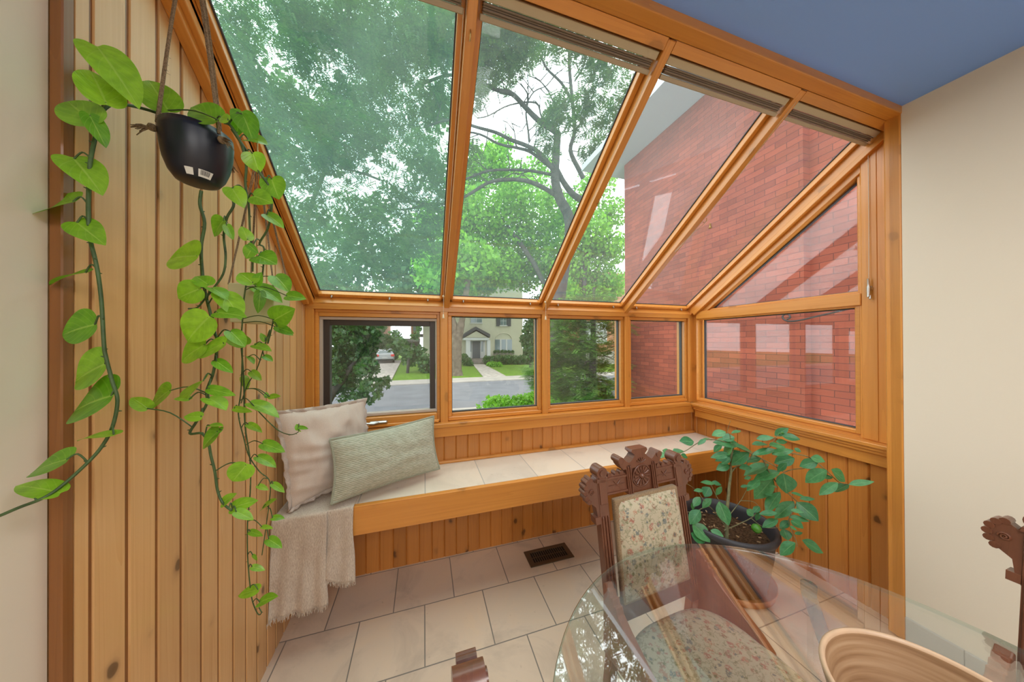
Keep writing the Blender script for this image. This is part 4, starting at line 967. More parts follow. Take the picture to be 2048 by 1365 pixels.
# --- square sage pot behind it
qc = Vector((-.535, 1.20, 1.452)); sp_ = empty('hanging_planter', qc, .25); tag(sp_, 'small square sage hanging pot behind the black one', 'hanging plant')
def sqring(h, z): return [(h*math.copysign(1, x) if False else x*h, y*h, z) for x, y in ((1, 1), (-1, 1), (-1, -1), (1, -1))]
sq = MB(); hs = [(.058, 0), (.062, .125), (.057, .125), (.054, .10)]
V = [p for h, z in hs for p in sqring(h, z)]; F = [(0, 1, 2, 3)[::-1]]+[(i*4+j, i*4+(j+1) % 4, (i+1)*4+(j+1) % 4, (i+1)*4+j) for i in range(3) for j in range(4)]+[(12, 13, 14, 15)]
sq.add(V, F); sq.build('pot', M['green_pot'], sp_, bevel=.004, local=True)
sp_.rotation_euler = (0, 0, 0)
htop = Vector((-.548, 1.205, 2.035))
for k, (x, y) in enumerate(((.06, .06), (-.06, .06), (-.06, -.06), (.06, -.06))):
    rim = qc+Vector((x, y, .120)); mb = MB()
    for q in (-.0016, .0016): mb.tube(smooth_path([rim+Vector((0, q, 0)), rim.lerp(htop, .5)+Vector((q, .001*k, 0)), htop+Vector((q*2, 0, 0))], 6), .0018, 6)
    mb.build('rope', M['rope'], sp_)
MB().tube(smooth_path([htop+Vector((0, 0, .05)), htop+Vector((0, 0, .012)), htop+Vector((.01, 0, .0)), htop+Vector((0, 0, -.01)), htop+Vector((-.008, 0, 0))], 4), .0025, 8).build('ceiling_hook', M['brass'], sp_)
MB().box(-.053, .053, -.053, .053, .100, .112).build('soil', M['soil'], sp_, local=True)
V6 = A1([(960, 1110), (950, 1180), (945, 1260), (940, 1330)])+A2([(925, 100), (920, 250), (910, 340), (930, 430), (950, 500), (990, 560), (1030, 600), (1025, 700), (1000, 880)])
l6 = [(A1([a])[0], A1([b])[0], w) for a, b, w in (((1000, 1120), (1100, 1168), .5), ((1075, 1080), (1130, 1135), .8), ((1120, 1155), (1190, 1162), .5), ((1070, 1248), (1146, 1205), .85), ((1085, 1280), (1142, 1298), .5), ((1015, 1140), (1008, 1222), .5))]+[(A2([a])[0], A2([b])[0], w) for a, b, w in (((935, 75), (852, 30), .6), ((960, 180), (998, 212), .6), ((930, 200), (946, 248), .6), ((960, 300), (1070, 340), .42), ((895, 320), (962, 332), .3), ((948, 380), (1000, 408), .5), ((1005, 455), (1086, 482), .5), ((985, 505), (1056, 538), .5), ((1042, 608), (1086, 638), .5), ((985, 615), (1026, 630), .5), ((1003, 700), (1050, 662), .55), ((1040, 738), (1086, 736), .5), ((1025, 820), (1076, 850), .7))]
ZP2 = lambda u, v: .93
plant_vine(sp_, pxpath(V6, (.90, .93)), l6, ZP2, .0022, .0014, zj=.03)
V7 = A2([(915, 20), (930, 200), (935, 380), (955, 520), (955, 640), (945, 750), (945, 880), (955, 1000), (965, 1060), (985, 1105), (998, 1100), (988, 1080)])
l7 = [(A2([a])[0], A2([b])[0], w) for a, b, w in (((955, 790), (1002, 806), .5), ((1000, 772), (1042, 776), .4), ((962, 925), (1012, 936), .5), ((985, 1012), (902, 1032), .55), ((992, 1060), (1054, 1032), .7), ((965, 880), (985, 900), .4))]
plant_vine(sp_, pxpath(V7, (.915, .93)), l7, ZP2, .0022, .0014)
V8 = A1([(1070, 1215), (1060, 1280), (1045, 1340)])+A2([(1030, 20), (1010, 80), (980, 170), (945, 230), (920, 300)])
l8 = [(A2([a])[0], A2([b])[0], w) for a, b, w in (((1058, 8), (1118, 36), .5), ((1012, 62), (995, 30), .6), ((972, 78), (1036, 98), .5), ((948, 122), (972, 148), .6), ((1008, 120), (1042, 138), .6), ((1018, 278), (1016, 255), .7), ((1030, 275), (1068, 272), .5))]
plant_vine(sp_, pxpath(V8, (.91, .92)), l8, ZP2, .0020, .0014)
V9 = A2([(960, 300), (1000, 345), (1035, 380), (1070, 408), (1110, 420), (1138, 410), (1142, 395)])
l9 = [(A2([a])[0], A2([b])[0], w) for a, b, w in (((1140, 392), (1176, 396), .4), ((1140, 400), (1130, 378), .8), ((1140, 405), (1150, 408), .4))]
plant_vine(sp_, pxpath(V9, (.92, .90)), l9, .90, .0016, .0012)
# --- lime tree in the charcoal pot
LX, LY = 1.700, 1.249
sc = empty('plant_saucer', (LX, LY, 0)); tag(sc, 'terracotta saucer on the floor under the charcoal pot', 'saucer')
MB().lathe([(0, .0), (.195, .0), (.212, .006), (.220, .040), (.214, .042), (.203, .014), (0, .012)], (LX, LY, 0), 56).build('dish', M['terracotta'], sc)
lt = empty('lime_tree', (LX, LY, .013)); tag(lt, 'potted lime tree in a wide charcoal pot beside the bench', 'plant')
pp = MB().lathe([(0, .013), (.165, .013), (.175, .02), (.205, .20), (.212, .30), (.226, .305), (.234, .325), (.232, .340), (.222, .344), (.212, .340), (.205, .31), (.199, .27), (.195, .19), (0, .19)], (LX, LY, 0), 64)
pp.build('pot', M['dark_pot'], lt)
sl = []
for i in range(15):
    sl.append([Vector((LX+.198*(i/14)*cos(2*pi*j/40), LY+.198*(i/14)*sin(2*pi*j/40), .262+.018*noise.noise(Vector((3*i/14*cos(2*pi*j/40), 3*i/14*sin(2*pi*j/40), 1))))) for j in range(41)])
MB().grid(sl).build('soil', M['soil'], lt)
ch = MB(); rr = random.Random(5)
for k in range(45):
    a, q = rr.uniform(0, 2*pi), .185*rr.random()**.6; p = Vector((LX+q*cos(a), LY+q*sin(a), .279))
    Mx = Matrix.Translation(p) @ Matrix.Rotation(rr.uniform(0, 6), 4, 'Z') @ Matrix.Rotation(rr.uniform(-.4, .4), 4, 'X')
    ch.cbox(Mx, rr.uniform(.008, .022), rr.uniform(.005, .010), .004, .001)
o = ch.build('wood_chips', M['chip'], lt); o['kind'] = 'stuff'
def B3(x, y): return (1350+x/4.876, 840+y/4.876)
def ZL(u, v):
    z = 1.66-(u-1440)*.00085-(max(0, v-960))*.0006
    return min(z, 1.66)
def bpt(x, y, dz=0): u, v = B3(x, y); return AT(u, v, ZL(u, v)+dz)
stems = [('trunk', [(505, 1060), (505, 900), (520, 760), (530, 640), (545, 520), (545, 440), (555, 330), (575, 250)], .009, .004),
         ('branch', [(545, 520), (600, 460), (690, 440), (760, 330), (800, 310), (950, 290)], .004, .002), ('branch', [(575, 260), (480, 215), (390, 195), (280, 200), (200, 240), (110, 300), (20, 340), (-60, 360), (-150, 380)], .003, .0015),
         ('branch', [(600, 260), (700, 310), (860, 390), (1000, 470), (1060, 515)], .004, .002), ('branch', [(1060, 515), (1150, 485), (1280, 470), (1380, 410)], .0025, .0015), ('branch', [(1000, 300), (1150, 330), (1290, 360), (1400, 430), (1500, 520), (1600, 610), (1700, 630), (1800, 620)], .003, .0014),
         ('branch', [(860, 390), (950, 560), (1060, 680), (1190, 800), (1240, 880)], .0035, .0018), ('branch', [(1190, 800), (1130, 930), (1110, 1010), (1180, 1180), (1190, 1240)], .0025, .0014), ('branch', [(550, 330), (535, 150), (510, 120), (540, 10)], .002, .001),
         ('branch', [(800, 310), (930, 260), (985, 170), (1040, 130)], .0022, .0014), ('branch', [(500, 1050), (350, 860), (280, 860), (190, 900), (120, 900)], .003, .0015), ('branch', [(450, 820), (400, 740), (340, 620), (300, 620)], .0022, .0012),
         ('branch', [(350, 860), (270, 770), (210, 690), (110, 620)], .002, .001), ('branch', [(480, 1080), (620, 1020), (740, 960), (800, 900)], .003, .0015), ('branch', [(540, 920), (640, 790), (700, 680)], .0022, .001), ('branch', [(640, 790), (760, 800), (820, 850)], .002, .001), ('branch', [(740, 960), (870, 1050), (1040, 1050)], .002, .001)]
for nm, pts, r0, r1 in stems:
    P = smooth_path([bpt(x, y) for x, y in pts], 5)
    if nm == 'trunk': P = [Vector((P[0].x, P[0].y, .25))]+P[1:]
    MB().tube(P, [r0+(r1-r0)*i/(len(P)-1) for i in range(len(P))], 8).build(nm, M['bark_thin'], lt)
LL = [((490, 120), (372, 150), .5), ((575, 170), (468, 190), .6), ((640, 110), (555, 126), .35), ((178, 215), (60, 205), .6), ((300, 190), (228, 238), .4), ((360, 200), (285, 182), .35), ((620, 240), (398, 215), .36), ((455, 250), (383, 308), .5), ((560, 270), (478, 335), .7), ((625, 310), (413, 390), .33), ((600, 258), (752, 305), .35), ((715, 325), (562, 432), .45), ((530, 335), (368, 360), .35), ((545, 380), (458, 425), .5), ((530, 445), (413, 480), .55), ((972, 290), (768, 335), .28), ((755, 240), (890, 236), .3), ((800, 186), (950, 172), .3), ((978, 152), (1092, 88), .5), ((1050, 158), (1206, 184), .3), ((988, 215), (1086, 215), .4), ((925, 250), (1062, 262), .45), ((952, 335), (1136, 296), .35), ((1158, 378), (985, 418), .55), ((1085, 425), (1005, 500), .5), ((1058, 530), (1092, 702), .85), ((1012, 508), (788, 575), .36), ((908, 440), (686, 525), .38), ((948, 585), (788, 755), .55), ((822, 590), (712, 682), .5), ((742, 562), (678, 572), .4), ((742, 468), (638, 468), .5), ((832, 380), (708, 405), .4), ((1386, 410), (1228, 450), .52), ((1330, 370), (1452, 405), .6), ((1472, 495), (1283, 595), .52), ((1430, 560), (1532, 558), .45), ((1528, 490), (1655, 592), .42), ((1580, 618), (1420, 722), .45), ((1690, 638), (1566, 692), .55), ((1705, 632), (1918, 602), .22), ((1018, 712), (888, 885), .42), ((1152, 805), (988, 945), .5), ((1195, 812), (1382, 972), .45), ((990, 910), (832, 915), .3), ((1000, 980), (858, 1038), .45), ((1112, 988), (1032, 1058), .6), ((1132, 985), (1242, 1052), .4), ((1060, 1068), (1102, 1168), .75), ((1168, 1205), (1028, 1302), .55), ((1248, 1180), (1432, 1288), .33), ((1220, 772), (1352, 770), .25), ((1130, 882), (1242, 900), .25), ((1112, 945), (1292, 985), .2), ((1135, 715), (1262, 748), .2), ((432, 808), (515, 1012), .42), ((242, 888), (148, 1002), .6), ((178, 1018), (332, 1175), .42), ((160, 1110), (282, 1190), .5), ((240, 758), (184, 838), .6), ((352, 775), (268, 850), .5), ((335, 662), (290, 742), .9), ((452, 655), (404, 732), .45), ((382, 625), (262, 608), .3), ((360, 608), (446, 632), .35), ((272, 690), (192, 690), .4), ((822, 850), (768, 902), .7), ((700, 880), (762, 932), .6), ((822, 905), (790, 975), .6), ((352, 1080), (462, 1132), .4), ((178, 800), (172, 875), .35), ((880, 730), (950, 735), .3), ((935, 640), (1000, 660), .25), ((640, 655), (712, 645), .3), ((1165, 280), (1225, 312), .4), ((1000, 830), (970, 860), .5), ((1170, 1115), (1240, 1100), .35), ((1120, 1040), (1185, 1075), .3),
      ((-60, 330), (-115, 300), .7), ((-95, 340), (-195, 345), .5), ((-20, 300), (20, 290), .5), ((80, 305), (-10, 320), .6), ((-150, 380), (-230, 375), .6), ((60, 340), (120, 370), .5)]
for a, b_, w in LL:
    pa, pb = B3(*a), B3(*b_); rr = random.Random(int(a[0]*3+a[1])); dz = rr.uniform(-.05, .02); e = rr.uniform(-.015, .012)
    ex = .12; pa, pb = (pa[0]-(pb[0]-pa[0])*ex*.4, pa[1]-(pb[1]-pa[1])*ex*.4), (pb[0]+(pb[0]-pa[0])*ex, pb[1]+(pb[1]-pa[1])*ex)
    add_leaf(lt, AT(*pa, ZL(*pa)+dz), AT(*pb, ZL(*pb)+dz+e), w, M['limeleaf'], 'oval', .55, .75, .16, .10)
def limefruit(x, y, r, dz=0):
    p = bpt(x, y, dz); MB().lathe([(0, -1.08*r), (.25*r, -1.0*r), (.7*r, -.7*r), (.97*r, -.2*r), (.97*r, .2*r), (.7*r, .7*r), (.3*r, .95*r), (0, 1.0*r)], p, 24).build('lime_fruit', M['lime'], lt)
limefruit(795, 1062, .0225, -.05); limefruit(1048, 130, .0055); limefruit(1020, 140, .005)
# ================================================================== OUTSIDE
GZ = -.75
def gstruct(name, verts, mat, z, th, label):
    """flat ground piece from plan corners"""
    n = len(verts); V = [(x, y, z) for x, y in verts]+[(x, y, z-th) for x, y in verts]
    a = sum(verts[i][0]*verts[(i+1) % n][1]-verts[(i+1) % n][0]*verts[i][1] for i in range(n))
    F = [tuple(range(n)), tuple(range(n, 2*n))[::-1]]+[(i, n+i, n+(i+1) % n, (i+1) % n) for i in range(n)]
    if a < 0: F = [f[::-1] for f in F]
    return struct(MB().add(V, F), name, mat, 0, label, 'ground')
def gp(u, v, z=GZ): p = ONZ(u, v, z); return (p.x, p.y)
gstruct('lawn', [(-60, 2.02), (60, 2.02), (60, 90), (-60, 90)], M['lawn'], GZ, .3, 'green lawns of the street outside')
gstruct('road', [(-60, 9.3), (60, 9.3), (60, 15.3), (-60, 15.3)], M['asphalt'], GZ+.006, .05, 'grey asphalt road crossing outside the front windows')
gstruct('sidewalk', [(-60, 15.3), (60, 15.3), (60, 17.0), (-60, 17.0)], M['concrete'], GZ+.05, .1, 'pale sidewalk on the far side of the road')
gstruct('sidewalk', [(-60, 7.9), (60, 7.9), (60, 9.3), (-60, 9.3)], M['concrete'], GZ+.03, .1, 'pale sidewalk on the near side of the road')
dz = GZ+.02
gstruct('driveway', [gp(700, 760), gp(783, 762), gp(803, 722), gp(745, 722), gp(740, 728)], M['paver'], dz+.035, .1, 'grey driveway with the parked car')
gstruct('garden_path', [gp(968, 757), gp(1012, 754), gp(968, 730), gp(946, 730)], M['paver'], dz+.035, .1, 'stone path to the front door of the cream house')
# --- neighbouring brick house on the right
nb = empty('brick_house', (4.0, 3, GZ)); tag(nb, 'red brick house next door, seen through the right windows', 'house')
MB().box(4.0, 8, 2.08, 5.02, GZ, 5.05).box(4.11, 8, -2.0, 2.08, GZ, 5.05).build('brick_wall', M['brick'], nb)
MB().box(3.25, 8.3, -2.2, 5.45, 5.05, 5.17).build('eave', M['haze_soffit'], nb)  # eave overhang added wide and grey, painting in the haze seen through the roof
MB().prism([(3.25, 5.17), (8.3, 5.17), (6, 6.4)], (0, -2.2, 0), (1, 0, 0), (0, 0, 1), (0, 7.6, 0)).build('roof', M['darkroof'], nb)
MB().box(3.97, 4.2, -2.0, 5.04, GZ, -.02).build('stone_footing', M['stone'], nb)
bh = empty('plant_bracket', (4.1, 1.9, 1.55)); tag(bh, 'black iron scroll bracket on the brick wall outside the right window', 'bracket')
bp = [ONX(u, v, 3.94) for u, v in ((1725, 616), (1700, 618), (1665, 626), (1630, 634), (1600, 641), (1580, 643), (1569, 640), (1565, 634), (1570, 629), (1578, 630), (1580, 636), (1574, 639))]
MB().tube(smooth_path(bp, 5), .009, 8).build('scroll_bar', M['iron'], bh)
pb = bp[0]; MB().cbox(Matrix.Translation((4.093, pb.y-.03, pb.z)), .03, .03, .26, .004).tube([pb, (4.09, pb.y-.03, pb.z)], .009, 8).build('wall_plate', M['iron'], bh)
# --- cream house across the street
HY = 29.7
def hp(u, v, y=HY): p = ONY(u, v, y); return p.x, p.z
ho = empty('stucco_house', (4.5, HY, GZ)); tag(ho, 'cream stucco house with a white portico across the street', 'house')
xl, _ = hp(846, 700); xr, _ = hp(1045.5, 700); ztop = 8.2
MB().box(xl, xr, HY, HY+6, GZ, ztop).build('stucco_wall', M['stucco'], ho)
MB().prism([(xl-.5, ztop), (xr+.5, ztop), ((xl+xr)/2, ztop+3.2)], (0, HY-.4, 0), (1, 0, 0), (0, 0, 1), (0, 6.6, 0)).build('roof', M['darkroof'], ho)
def hbox(u0, v0, u1, v1, y0, y1, mb=None):
    x0, z1 = hp(u0, v0); x1, z0 = hp(u1, v1); return (mb or MB()).box(x0, x1, HY+y0, HY+y1, z0, z1)
dr = hbox(944.5, 683, 960, 719.5, -.12, .05).build('front_door', M['doorgrey'], ho)
ent = hbox(934.5, 678, 970, 683, -.2, .02); hbox(934.5, 683, 938, 719.5, -.08, .02, ent); hbox(942.5, 683, 944.8, 719.5, -.1, .02, ent); hbox(959.8, 683, 962, 719.5, -.1, .02, ent); hbox(966, 683, 970, 719.5, -.08, .02, ent); hbox(938, 704, 943, 719.5, -.06, .02, ent); hbox(961, 704, 966, 719.5, -.06, .02, ent)
ent.build('door_surround', M['white'], ho)
hbox(938, 683, 942.5, 704, -.04, .02, hbox(962, 683, 966, 704, -.04, .02)).build('sidelight', M['pane'], ho)
for u0, u1 in ((929, 937), (969.5, 976)):
    hbox(u0, 681, u1, 719.5, -1.2, -.8).build('column', M['white'], ho)
pf = MB(); P = [hp(927, 681, HY-1.3), hp(978, 681, HY-1.3), hp(978, 676, HY-1.3), hp(927, 676, HY-1.3)]
pf.prism(P, (0, HY-1.3, 0), (1, 0, 0), (0, 0, 1), (0, 1.3, 0)); pf.build('entablature', M['white'], ho)
MB().prism([hp(930, 675.5, HY-1.2), hp(976, 675.5, HY-1.2), hp(952.5, 662.5, HY-1.2)], (0, HY-1.2, 0), (1, 0, 0), (0, 0, 1), (0, 1.2, 0)).build('pediment', M['stucco'], ho)
rf = MB()
for (a, b_) in (((925, 676.5), (952.5, 660)), ((952.5, 660), (980, 675.5))):
    x0, z0 = hp(*a, HY-1.3); x1, z1 = hp(*b_, HY-1.3); rf.prism([(x0, z0), (x1, z1), (x1, z1+.33), (x0, z0+.28)], (0, HY-1.4, 0), (1, 0, 0), (0, 0, 1), (0, 1.4, 0))
rf.build('portico_roof', M['darkroof'], ho)
def hwin(u0, v0, u1, v1, nx, ny, sill=True):
    f = MB(); w = .5
    hbox(u0, v0, u1, v1, -.05, .02, f); fo = f.build('window_frame', M['white'], ho)
    g = MB(); du, dv = (u1-u0)/nx, (v1-v0)/ny
    for i in range(nx):
        for j in range(ny): hbox(u0+du*i+w, v0+dv*j+w, u0+du*(i+1)-w, v0+dv*(j+1)-w, -.07, -.04, g)
    g.build('pane', M['pane'], fo)
    if sill: hbox(u0-1.5, v1, u1+1.5, v1+2, -.12, .02).build('window_sill', M['white'], ho)
hwin(941, 630, 964, 646, 2, 2); hwin(1000, 625, 1013, 651, 2, 3)
for u0, u1 in ((992.5, 999.5), (1013.5, 1021.5)): hbox(u0, 625, u1, 653, -.1, .02).build('shutter', M['shutter'], ho)
hwin(989.5, 679, 1024, 703, 3, 1, False)
for u0, u1 in ((999.5, 1002.5), (1011, 1014)): hbox(u0, 679.5, u1, 703, -.1, .0).build('mullion', M['white'], ho)
hbox(987, 705, 1027, 709, -.35, .0).build('window_box', M['stone'], ho)
mb = MB(); c0 = hp(1007, 680)
mb.tube([(c0[0]+.92*cos(t)*1.0, HY-.03, c0[1]+.72*sin(t)) for t in [pi*k/14 for k in range(15)]], .04, 6); mb.build('arch_moulding', M['stucco'], ho)
for k in range(3):
    x0, _ = hp(936-2*k, 720); x1, _ = hp(972+2*k, 720); MB().box(x0, x1, HY-1.4-.35*k, HY-.05, GZ+.0, GZ+.48-.15*k).build('step', M['stone'], ho)
# --- far orange brick house and carport left of it
fb = empty('brick_house', (-4, 34, GZ)); tag(fb, 'orange brick house far behind the parked car', 'house')
x0, _ = hp(700, 700, 36); x1, _ = hp(838, 700, 36); p2 = hp(766, 700, 36); p3 = hp(822, 700, 36)
MB().box(x0, p2[0], 36, 44, GZ, 7).box(p3[0], x1, 36, 44, GZ, 7).build('brick_wall', M['brick_far'], fb)
x2, z2 = hp(826, 648, 36); x3, z3 = hp(838, 662, 36); MB().box(x2, x3, 35.95, 36.02, z3, z2).build('window', M['pane'], fb)
x2, z2 = hp(828, 669, 36); x3, z3 = hp(849, 675, 36); MB().box(x2, x3, 34.8, 36, z3, z2).build('awning', M['darkroof'], fb)
cp = empty('carport', (-2, 32, GZ)); tag(cp, 'low grey carport beside the cream house', 'carport')
x2, z2 = hp(806, 678, 33); x3, z3 = hp(840, 684, 33); MB().box(x2, x3, 31, 35, z3, z2).build('flat_roof', M['slate'], cp)
for u in (812, 838): x2, _ = hp(u, 700, 33); MB().box(x2-.1, x2+.1, 32.9, 33.1, GZ, z3).build('post', M['slate'], cp)
x2, _ = hp(815, 700, 34.5); x3, _ = hp(839, 700, 34.5); MB().box(x2, x3, 34.4, 34.5, GZ, z3).build('back_wall', M['stone'], cp)
ob = empty('brick_house', (16, 24, GZ)); tag(ob, 'orange brick house glimpsed through the hemlock', 'house')
p = AT(1170, 700, 26); q = AT(1290, 700, 26); MB().box(p.x, q.x+3, 23.5, 30, GZ+1.2, 8).build('brick_wall', M['brick_far'], ob); MB().box(p.x, q.x+3, 23.45, 30, GZ, GZ+1.2).build('stone_base', M['concrete'], ob)
for u in (1195, 1225):
    q = AT(u, 665, 25.5); MB().box(q.x-.6, q.x+.6, 23.42, 23.52, q.z-1, q.z+1).build('window', M['white'], ob)
# --- parked car, tail towards us
cb_ = ONZ(770, 727, GZ+.05); CZ = GZ+.05
car = empty('car', (cb_.x, cb_.y, CZ), .10); tag(car, 'silver hatchback with red tail lamps parked in the driveway across the road', 'car')
secs = [(0.0, .40, .88, .80), (.12, .30, .98, .88), (.9, .28, 1.0, .90), (3.2, .28, .95, .90), (4.1, .32, .75, .86), (4.3, .42, .62, .78)]
V = []
for y, zb_, zt_, w in secs: V += [Vector((-w, y, zb_)), Vector((-w*1.02, y, (zb_+zt_)/2)), Vector((-w*.93, y, zt_)), Vector((w*.93, y, zt_)), Vector((w*1.02, y, (zb_+zt_)/2)), Vector((w, y, zb_))]
F = [(i*6+j, (i+1)*6+j, (i+1)*6+(j+1) % 6, i*6+(j+1) % 6) for i in range(len(secs)-1) for j in range(6)]+[tuple(range(6)), tuple(range(30, 36))[::-1]]
MB().add(V, F).build('body', M['carpaint'], car, bevel=.05, local=True)
cab = [(.25, .94, .80), (.75, 1.40, .62), (2.0, 1.45, .62), (3.0, .96, .78)]; V = []
for y, z, w in cab: V += [Vector((-w, y, z)), Vector((w, y, z))]
V += [Vector((-.80, .25, .90)), Vector((.80, .25, .90)), Vector((-.78, 3.0, .90)), Vector((.78, 3.0, .90))]
MB().add(V, [(0, 1, 3, 2), (2, 3, 5, 4), (4, 5, 7, 6), (0, 2, 4, 6), (1, 7, 5, 3), (0, 6, 10, 8), (1, 9, 11, 7), (0, 8, 9, 1)]).build('cabin', M['carpaint'], car, bevel=.03, local=True)
MB().prism([(-.62, .0), (.62, .0), (.50, .42), (-.50, .42)], (0, .24, .97), (1, 0, 0), (0, .72, .69), (0, -.02, .02)).build('rear_window', M['pane'], car, local=True)
for s in (-1, 1):
    MB().cbox(Matrix.Translation((s*.72, -.02, .78)), .34, .16, .22, .04).build('tail_lamp', M['tail'], car, local=True)
    for yy in (.75, 3.3): MB().tube([(s*.80-.1, yy, .31), (s*.80+.1, yy, .31)], .31, 20).build('wheel', M['tyre'], car, local=True)
MB().cbox(Matrix.Translation((0, -.02, .55)), .5, .03, .13, .01).build('number_plate', M['white'], car, local=True)
MB().cbox(Matrix.Translation((0, .02, .34)), 1.6, .16, .18, .05).build('bumper', M['tyre'], car, local=True)
# --- foliage ---------------------------------------------------------
def bigmesh(name, V, F4, mat, parent, kind=None):
    me = bpy.data.meshes.new(name); nv, nf = len(V), len(F4); off = wpos(parent) if parent else Vector((0, 0, 0))
    V = np.asarray(V, np.float32)-np.array(off, np.float32)
    me.vertices.add(nv); me.vertices.foreach_set('co', V.ravel()); me.loops.add(nf*4); me.loops.foreach_set('vertex_index', np.asarray(F4, np.int32).ravel())
    me.polygons.add(nf); me.polygons.foreach_set('loop_start', np.arange(nf, dtype=np.int32)*4); me.update(calc_edges=True); me.validate()
    me.materials.append(mat); o = bpy.data.objects.new(name, me); C.objects.link(o); o.parent = parent
    return o
def rnd_rot(n, flat=0.0):
    q = RNG.normal(size=(n, 4)); q /= np.linalg.norm(q, axis=1)[:, None]; w, x, y, z = q.T
    Rm = np.empty((n, 3, 3)); Rm[:, 0, 0] = 1-2*(y*y+z*z); Rm[:, 0, 1] = 2*(x*y-z*w); Rm[:, 0, 2] = 2*(x*z+y*w); Rm[:, 1, 0] = 2*(x*y+z*w); Rm[:, 1, 1] = 1-2*(x*x+z*z); Rm[:, 1, 2] = 2*(y*z-x*w); Rm[:, 2, 0] = 2*(x*z-y*w); Rm[:, 2, 1] = 2*(y*z+x*w); Rm[:, 2, 2] = 1-2*(x*x+y*y)
    return Rm
def frond(pairs, Lr, lw, ll):
    V = []; F = []
    for k in range(pairs):
        x = Lr*(k+.5)/pairs
        for s in (-1, 1):
            b = len(V); V += [(x, 0, 0), (x+lw*.5, s*ll*.5, .01*ll), (x+.2*ll, s*ll, -.05*ll), (x-lw*.5, s*ll*.5, .01*ll)]; F.append((b, b+1, b+2, b+3) if s > 0 else (b+3, b+2, b+1, b))
    return np.array(V), np.array(F)
def maple():
    V = np.array([(0, -.5, 0), (.42, -.05, .06), (0, .55, -.03), (-.42, -.05, .06)]); return V, np.array([(0, 1, 2, 3)])
def lobed():
    V = []; F = []
    for k, (a, l) in enumerate(((0, .62), (.95, .50), (-.95, .50), (1.9, .34), (-1.9, .34))):
        d = np.array([cos(a), sin(a), 0]); p = np.array([-sin(a), cos(a), 0]); b = len(V)
        V += [(0, 0, 0), tuple(d*l*.55-p*.15+np.array([0, 0, .05])), tuple(d*l+np.array([0, 0, -.04])), tuple(d*l*.55+p*.15+np.array([0, 0, .05]))]; F.append((b, b+1, b+2, b+3))
    return np.array(V), np.array(F)
def pts_in(blobs):
    out = []
    for c, r, n in blobs:
        d = RNG.normal(size=(n, 3)); d /= np.linalg.norm(d, axis=1)[:, None]; q = RNG.random(n)**.45
        out.append(np.array(c)+d*q[:, None]*np.array(r))
    return np.concatenate(out)
def scatter(P, unit, size, jit=.35, yaw_only=False, droop=None):
    UV, UF = unit; n = len(P); s = size*(1+jit*(RNG.random(n)*2-1))
    Rm = rnd_rot(n)
    if yaw_only:
        a = RNG.random(n)*2*pi; t = (RNG.random(n)-.5)*.7+(droop or 0)
        Rm = np.zeros((n, 3, 3)); c_, s_ = np.cos(a), np.sin(a); ct, st = np.cos(t), np.sin(t)
        Rm[:, 0, 0] = c_*ct; Rm[:, 1, 0] = s_*ct; Rm[:, 2, 0] = -st; Rm[:, 0, 1] = -s_; Rm[:, 1, 1] = c_; Rm[:, 0, 2] = c_*st; Rm[:, 1, 2] = s_*st; Rm[:, 2, 2] = ct
    V = np.einsum('nij,kj->nki', Rm, UV)*s[:, None, None]+P[:, None, :]
    F = (UF[None, :, :]+(np.arange(n)*len(UV))[:, None, None])
    return V.reshape(-1, 3), F.reshape(-1, 4)
def blob(u, v, Z, r, n, zr=None): p = AT(u, v, Z); w = r/FPX*Z; return ((p.x, p.y, p.z), (w, zr or w*1.2, w*.9), n)
def limb(mb, px, Z, w0, w1, zj=0.0):
    if not hasattr(Z, '__len__'): Z = (Z, Z)
    n = len(px); P = smooth_path([AT(u, v, Z[0]+(Z[1]-Z[0])*i/(n-1)) for i, (u, v) in enumerate(px)], 4); k = len(P)
    mb.tube(P, [(w0+(w1-w0)*i/(k-1))/FPX*(Z[0]+(Z[1]-Z[0])*i/(k-1))*.5 for i in range(k)], 8); return P
FR = frond(6, 1.0, .17, .42); MP = maple(); LB = lobed()
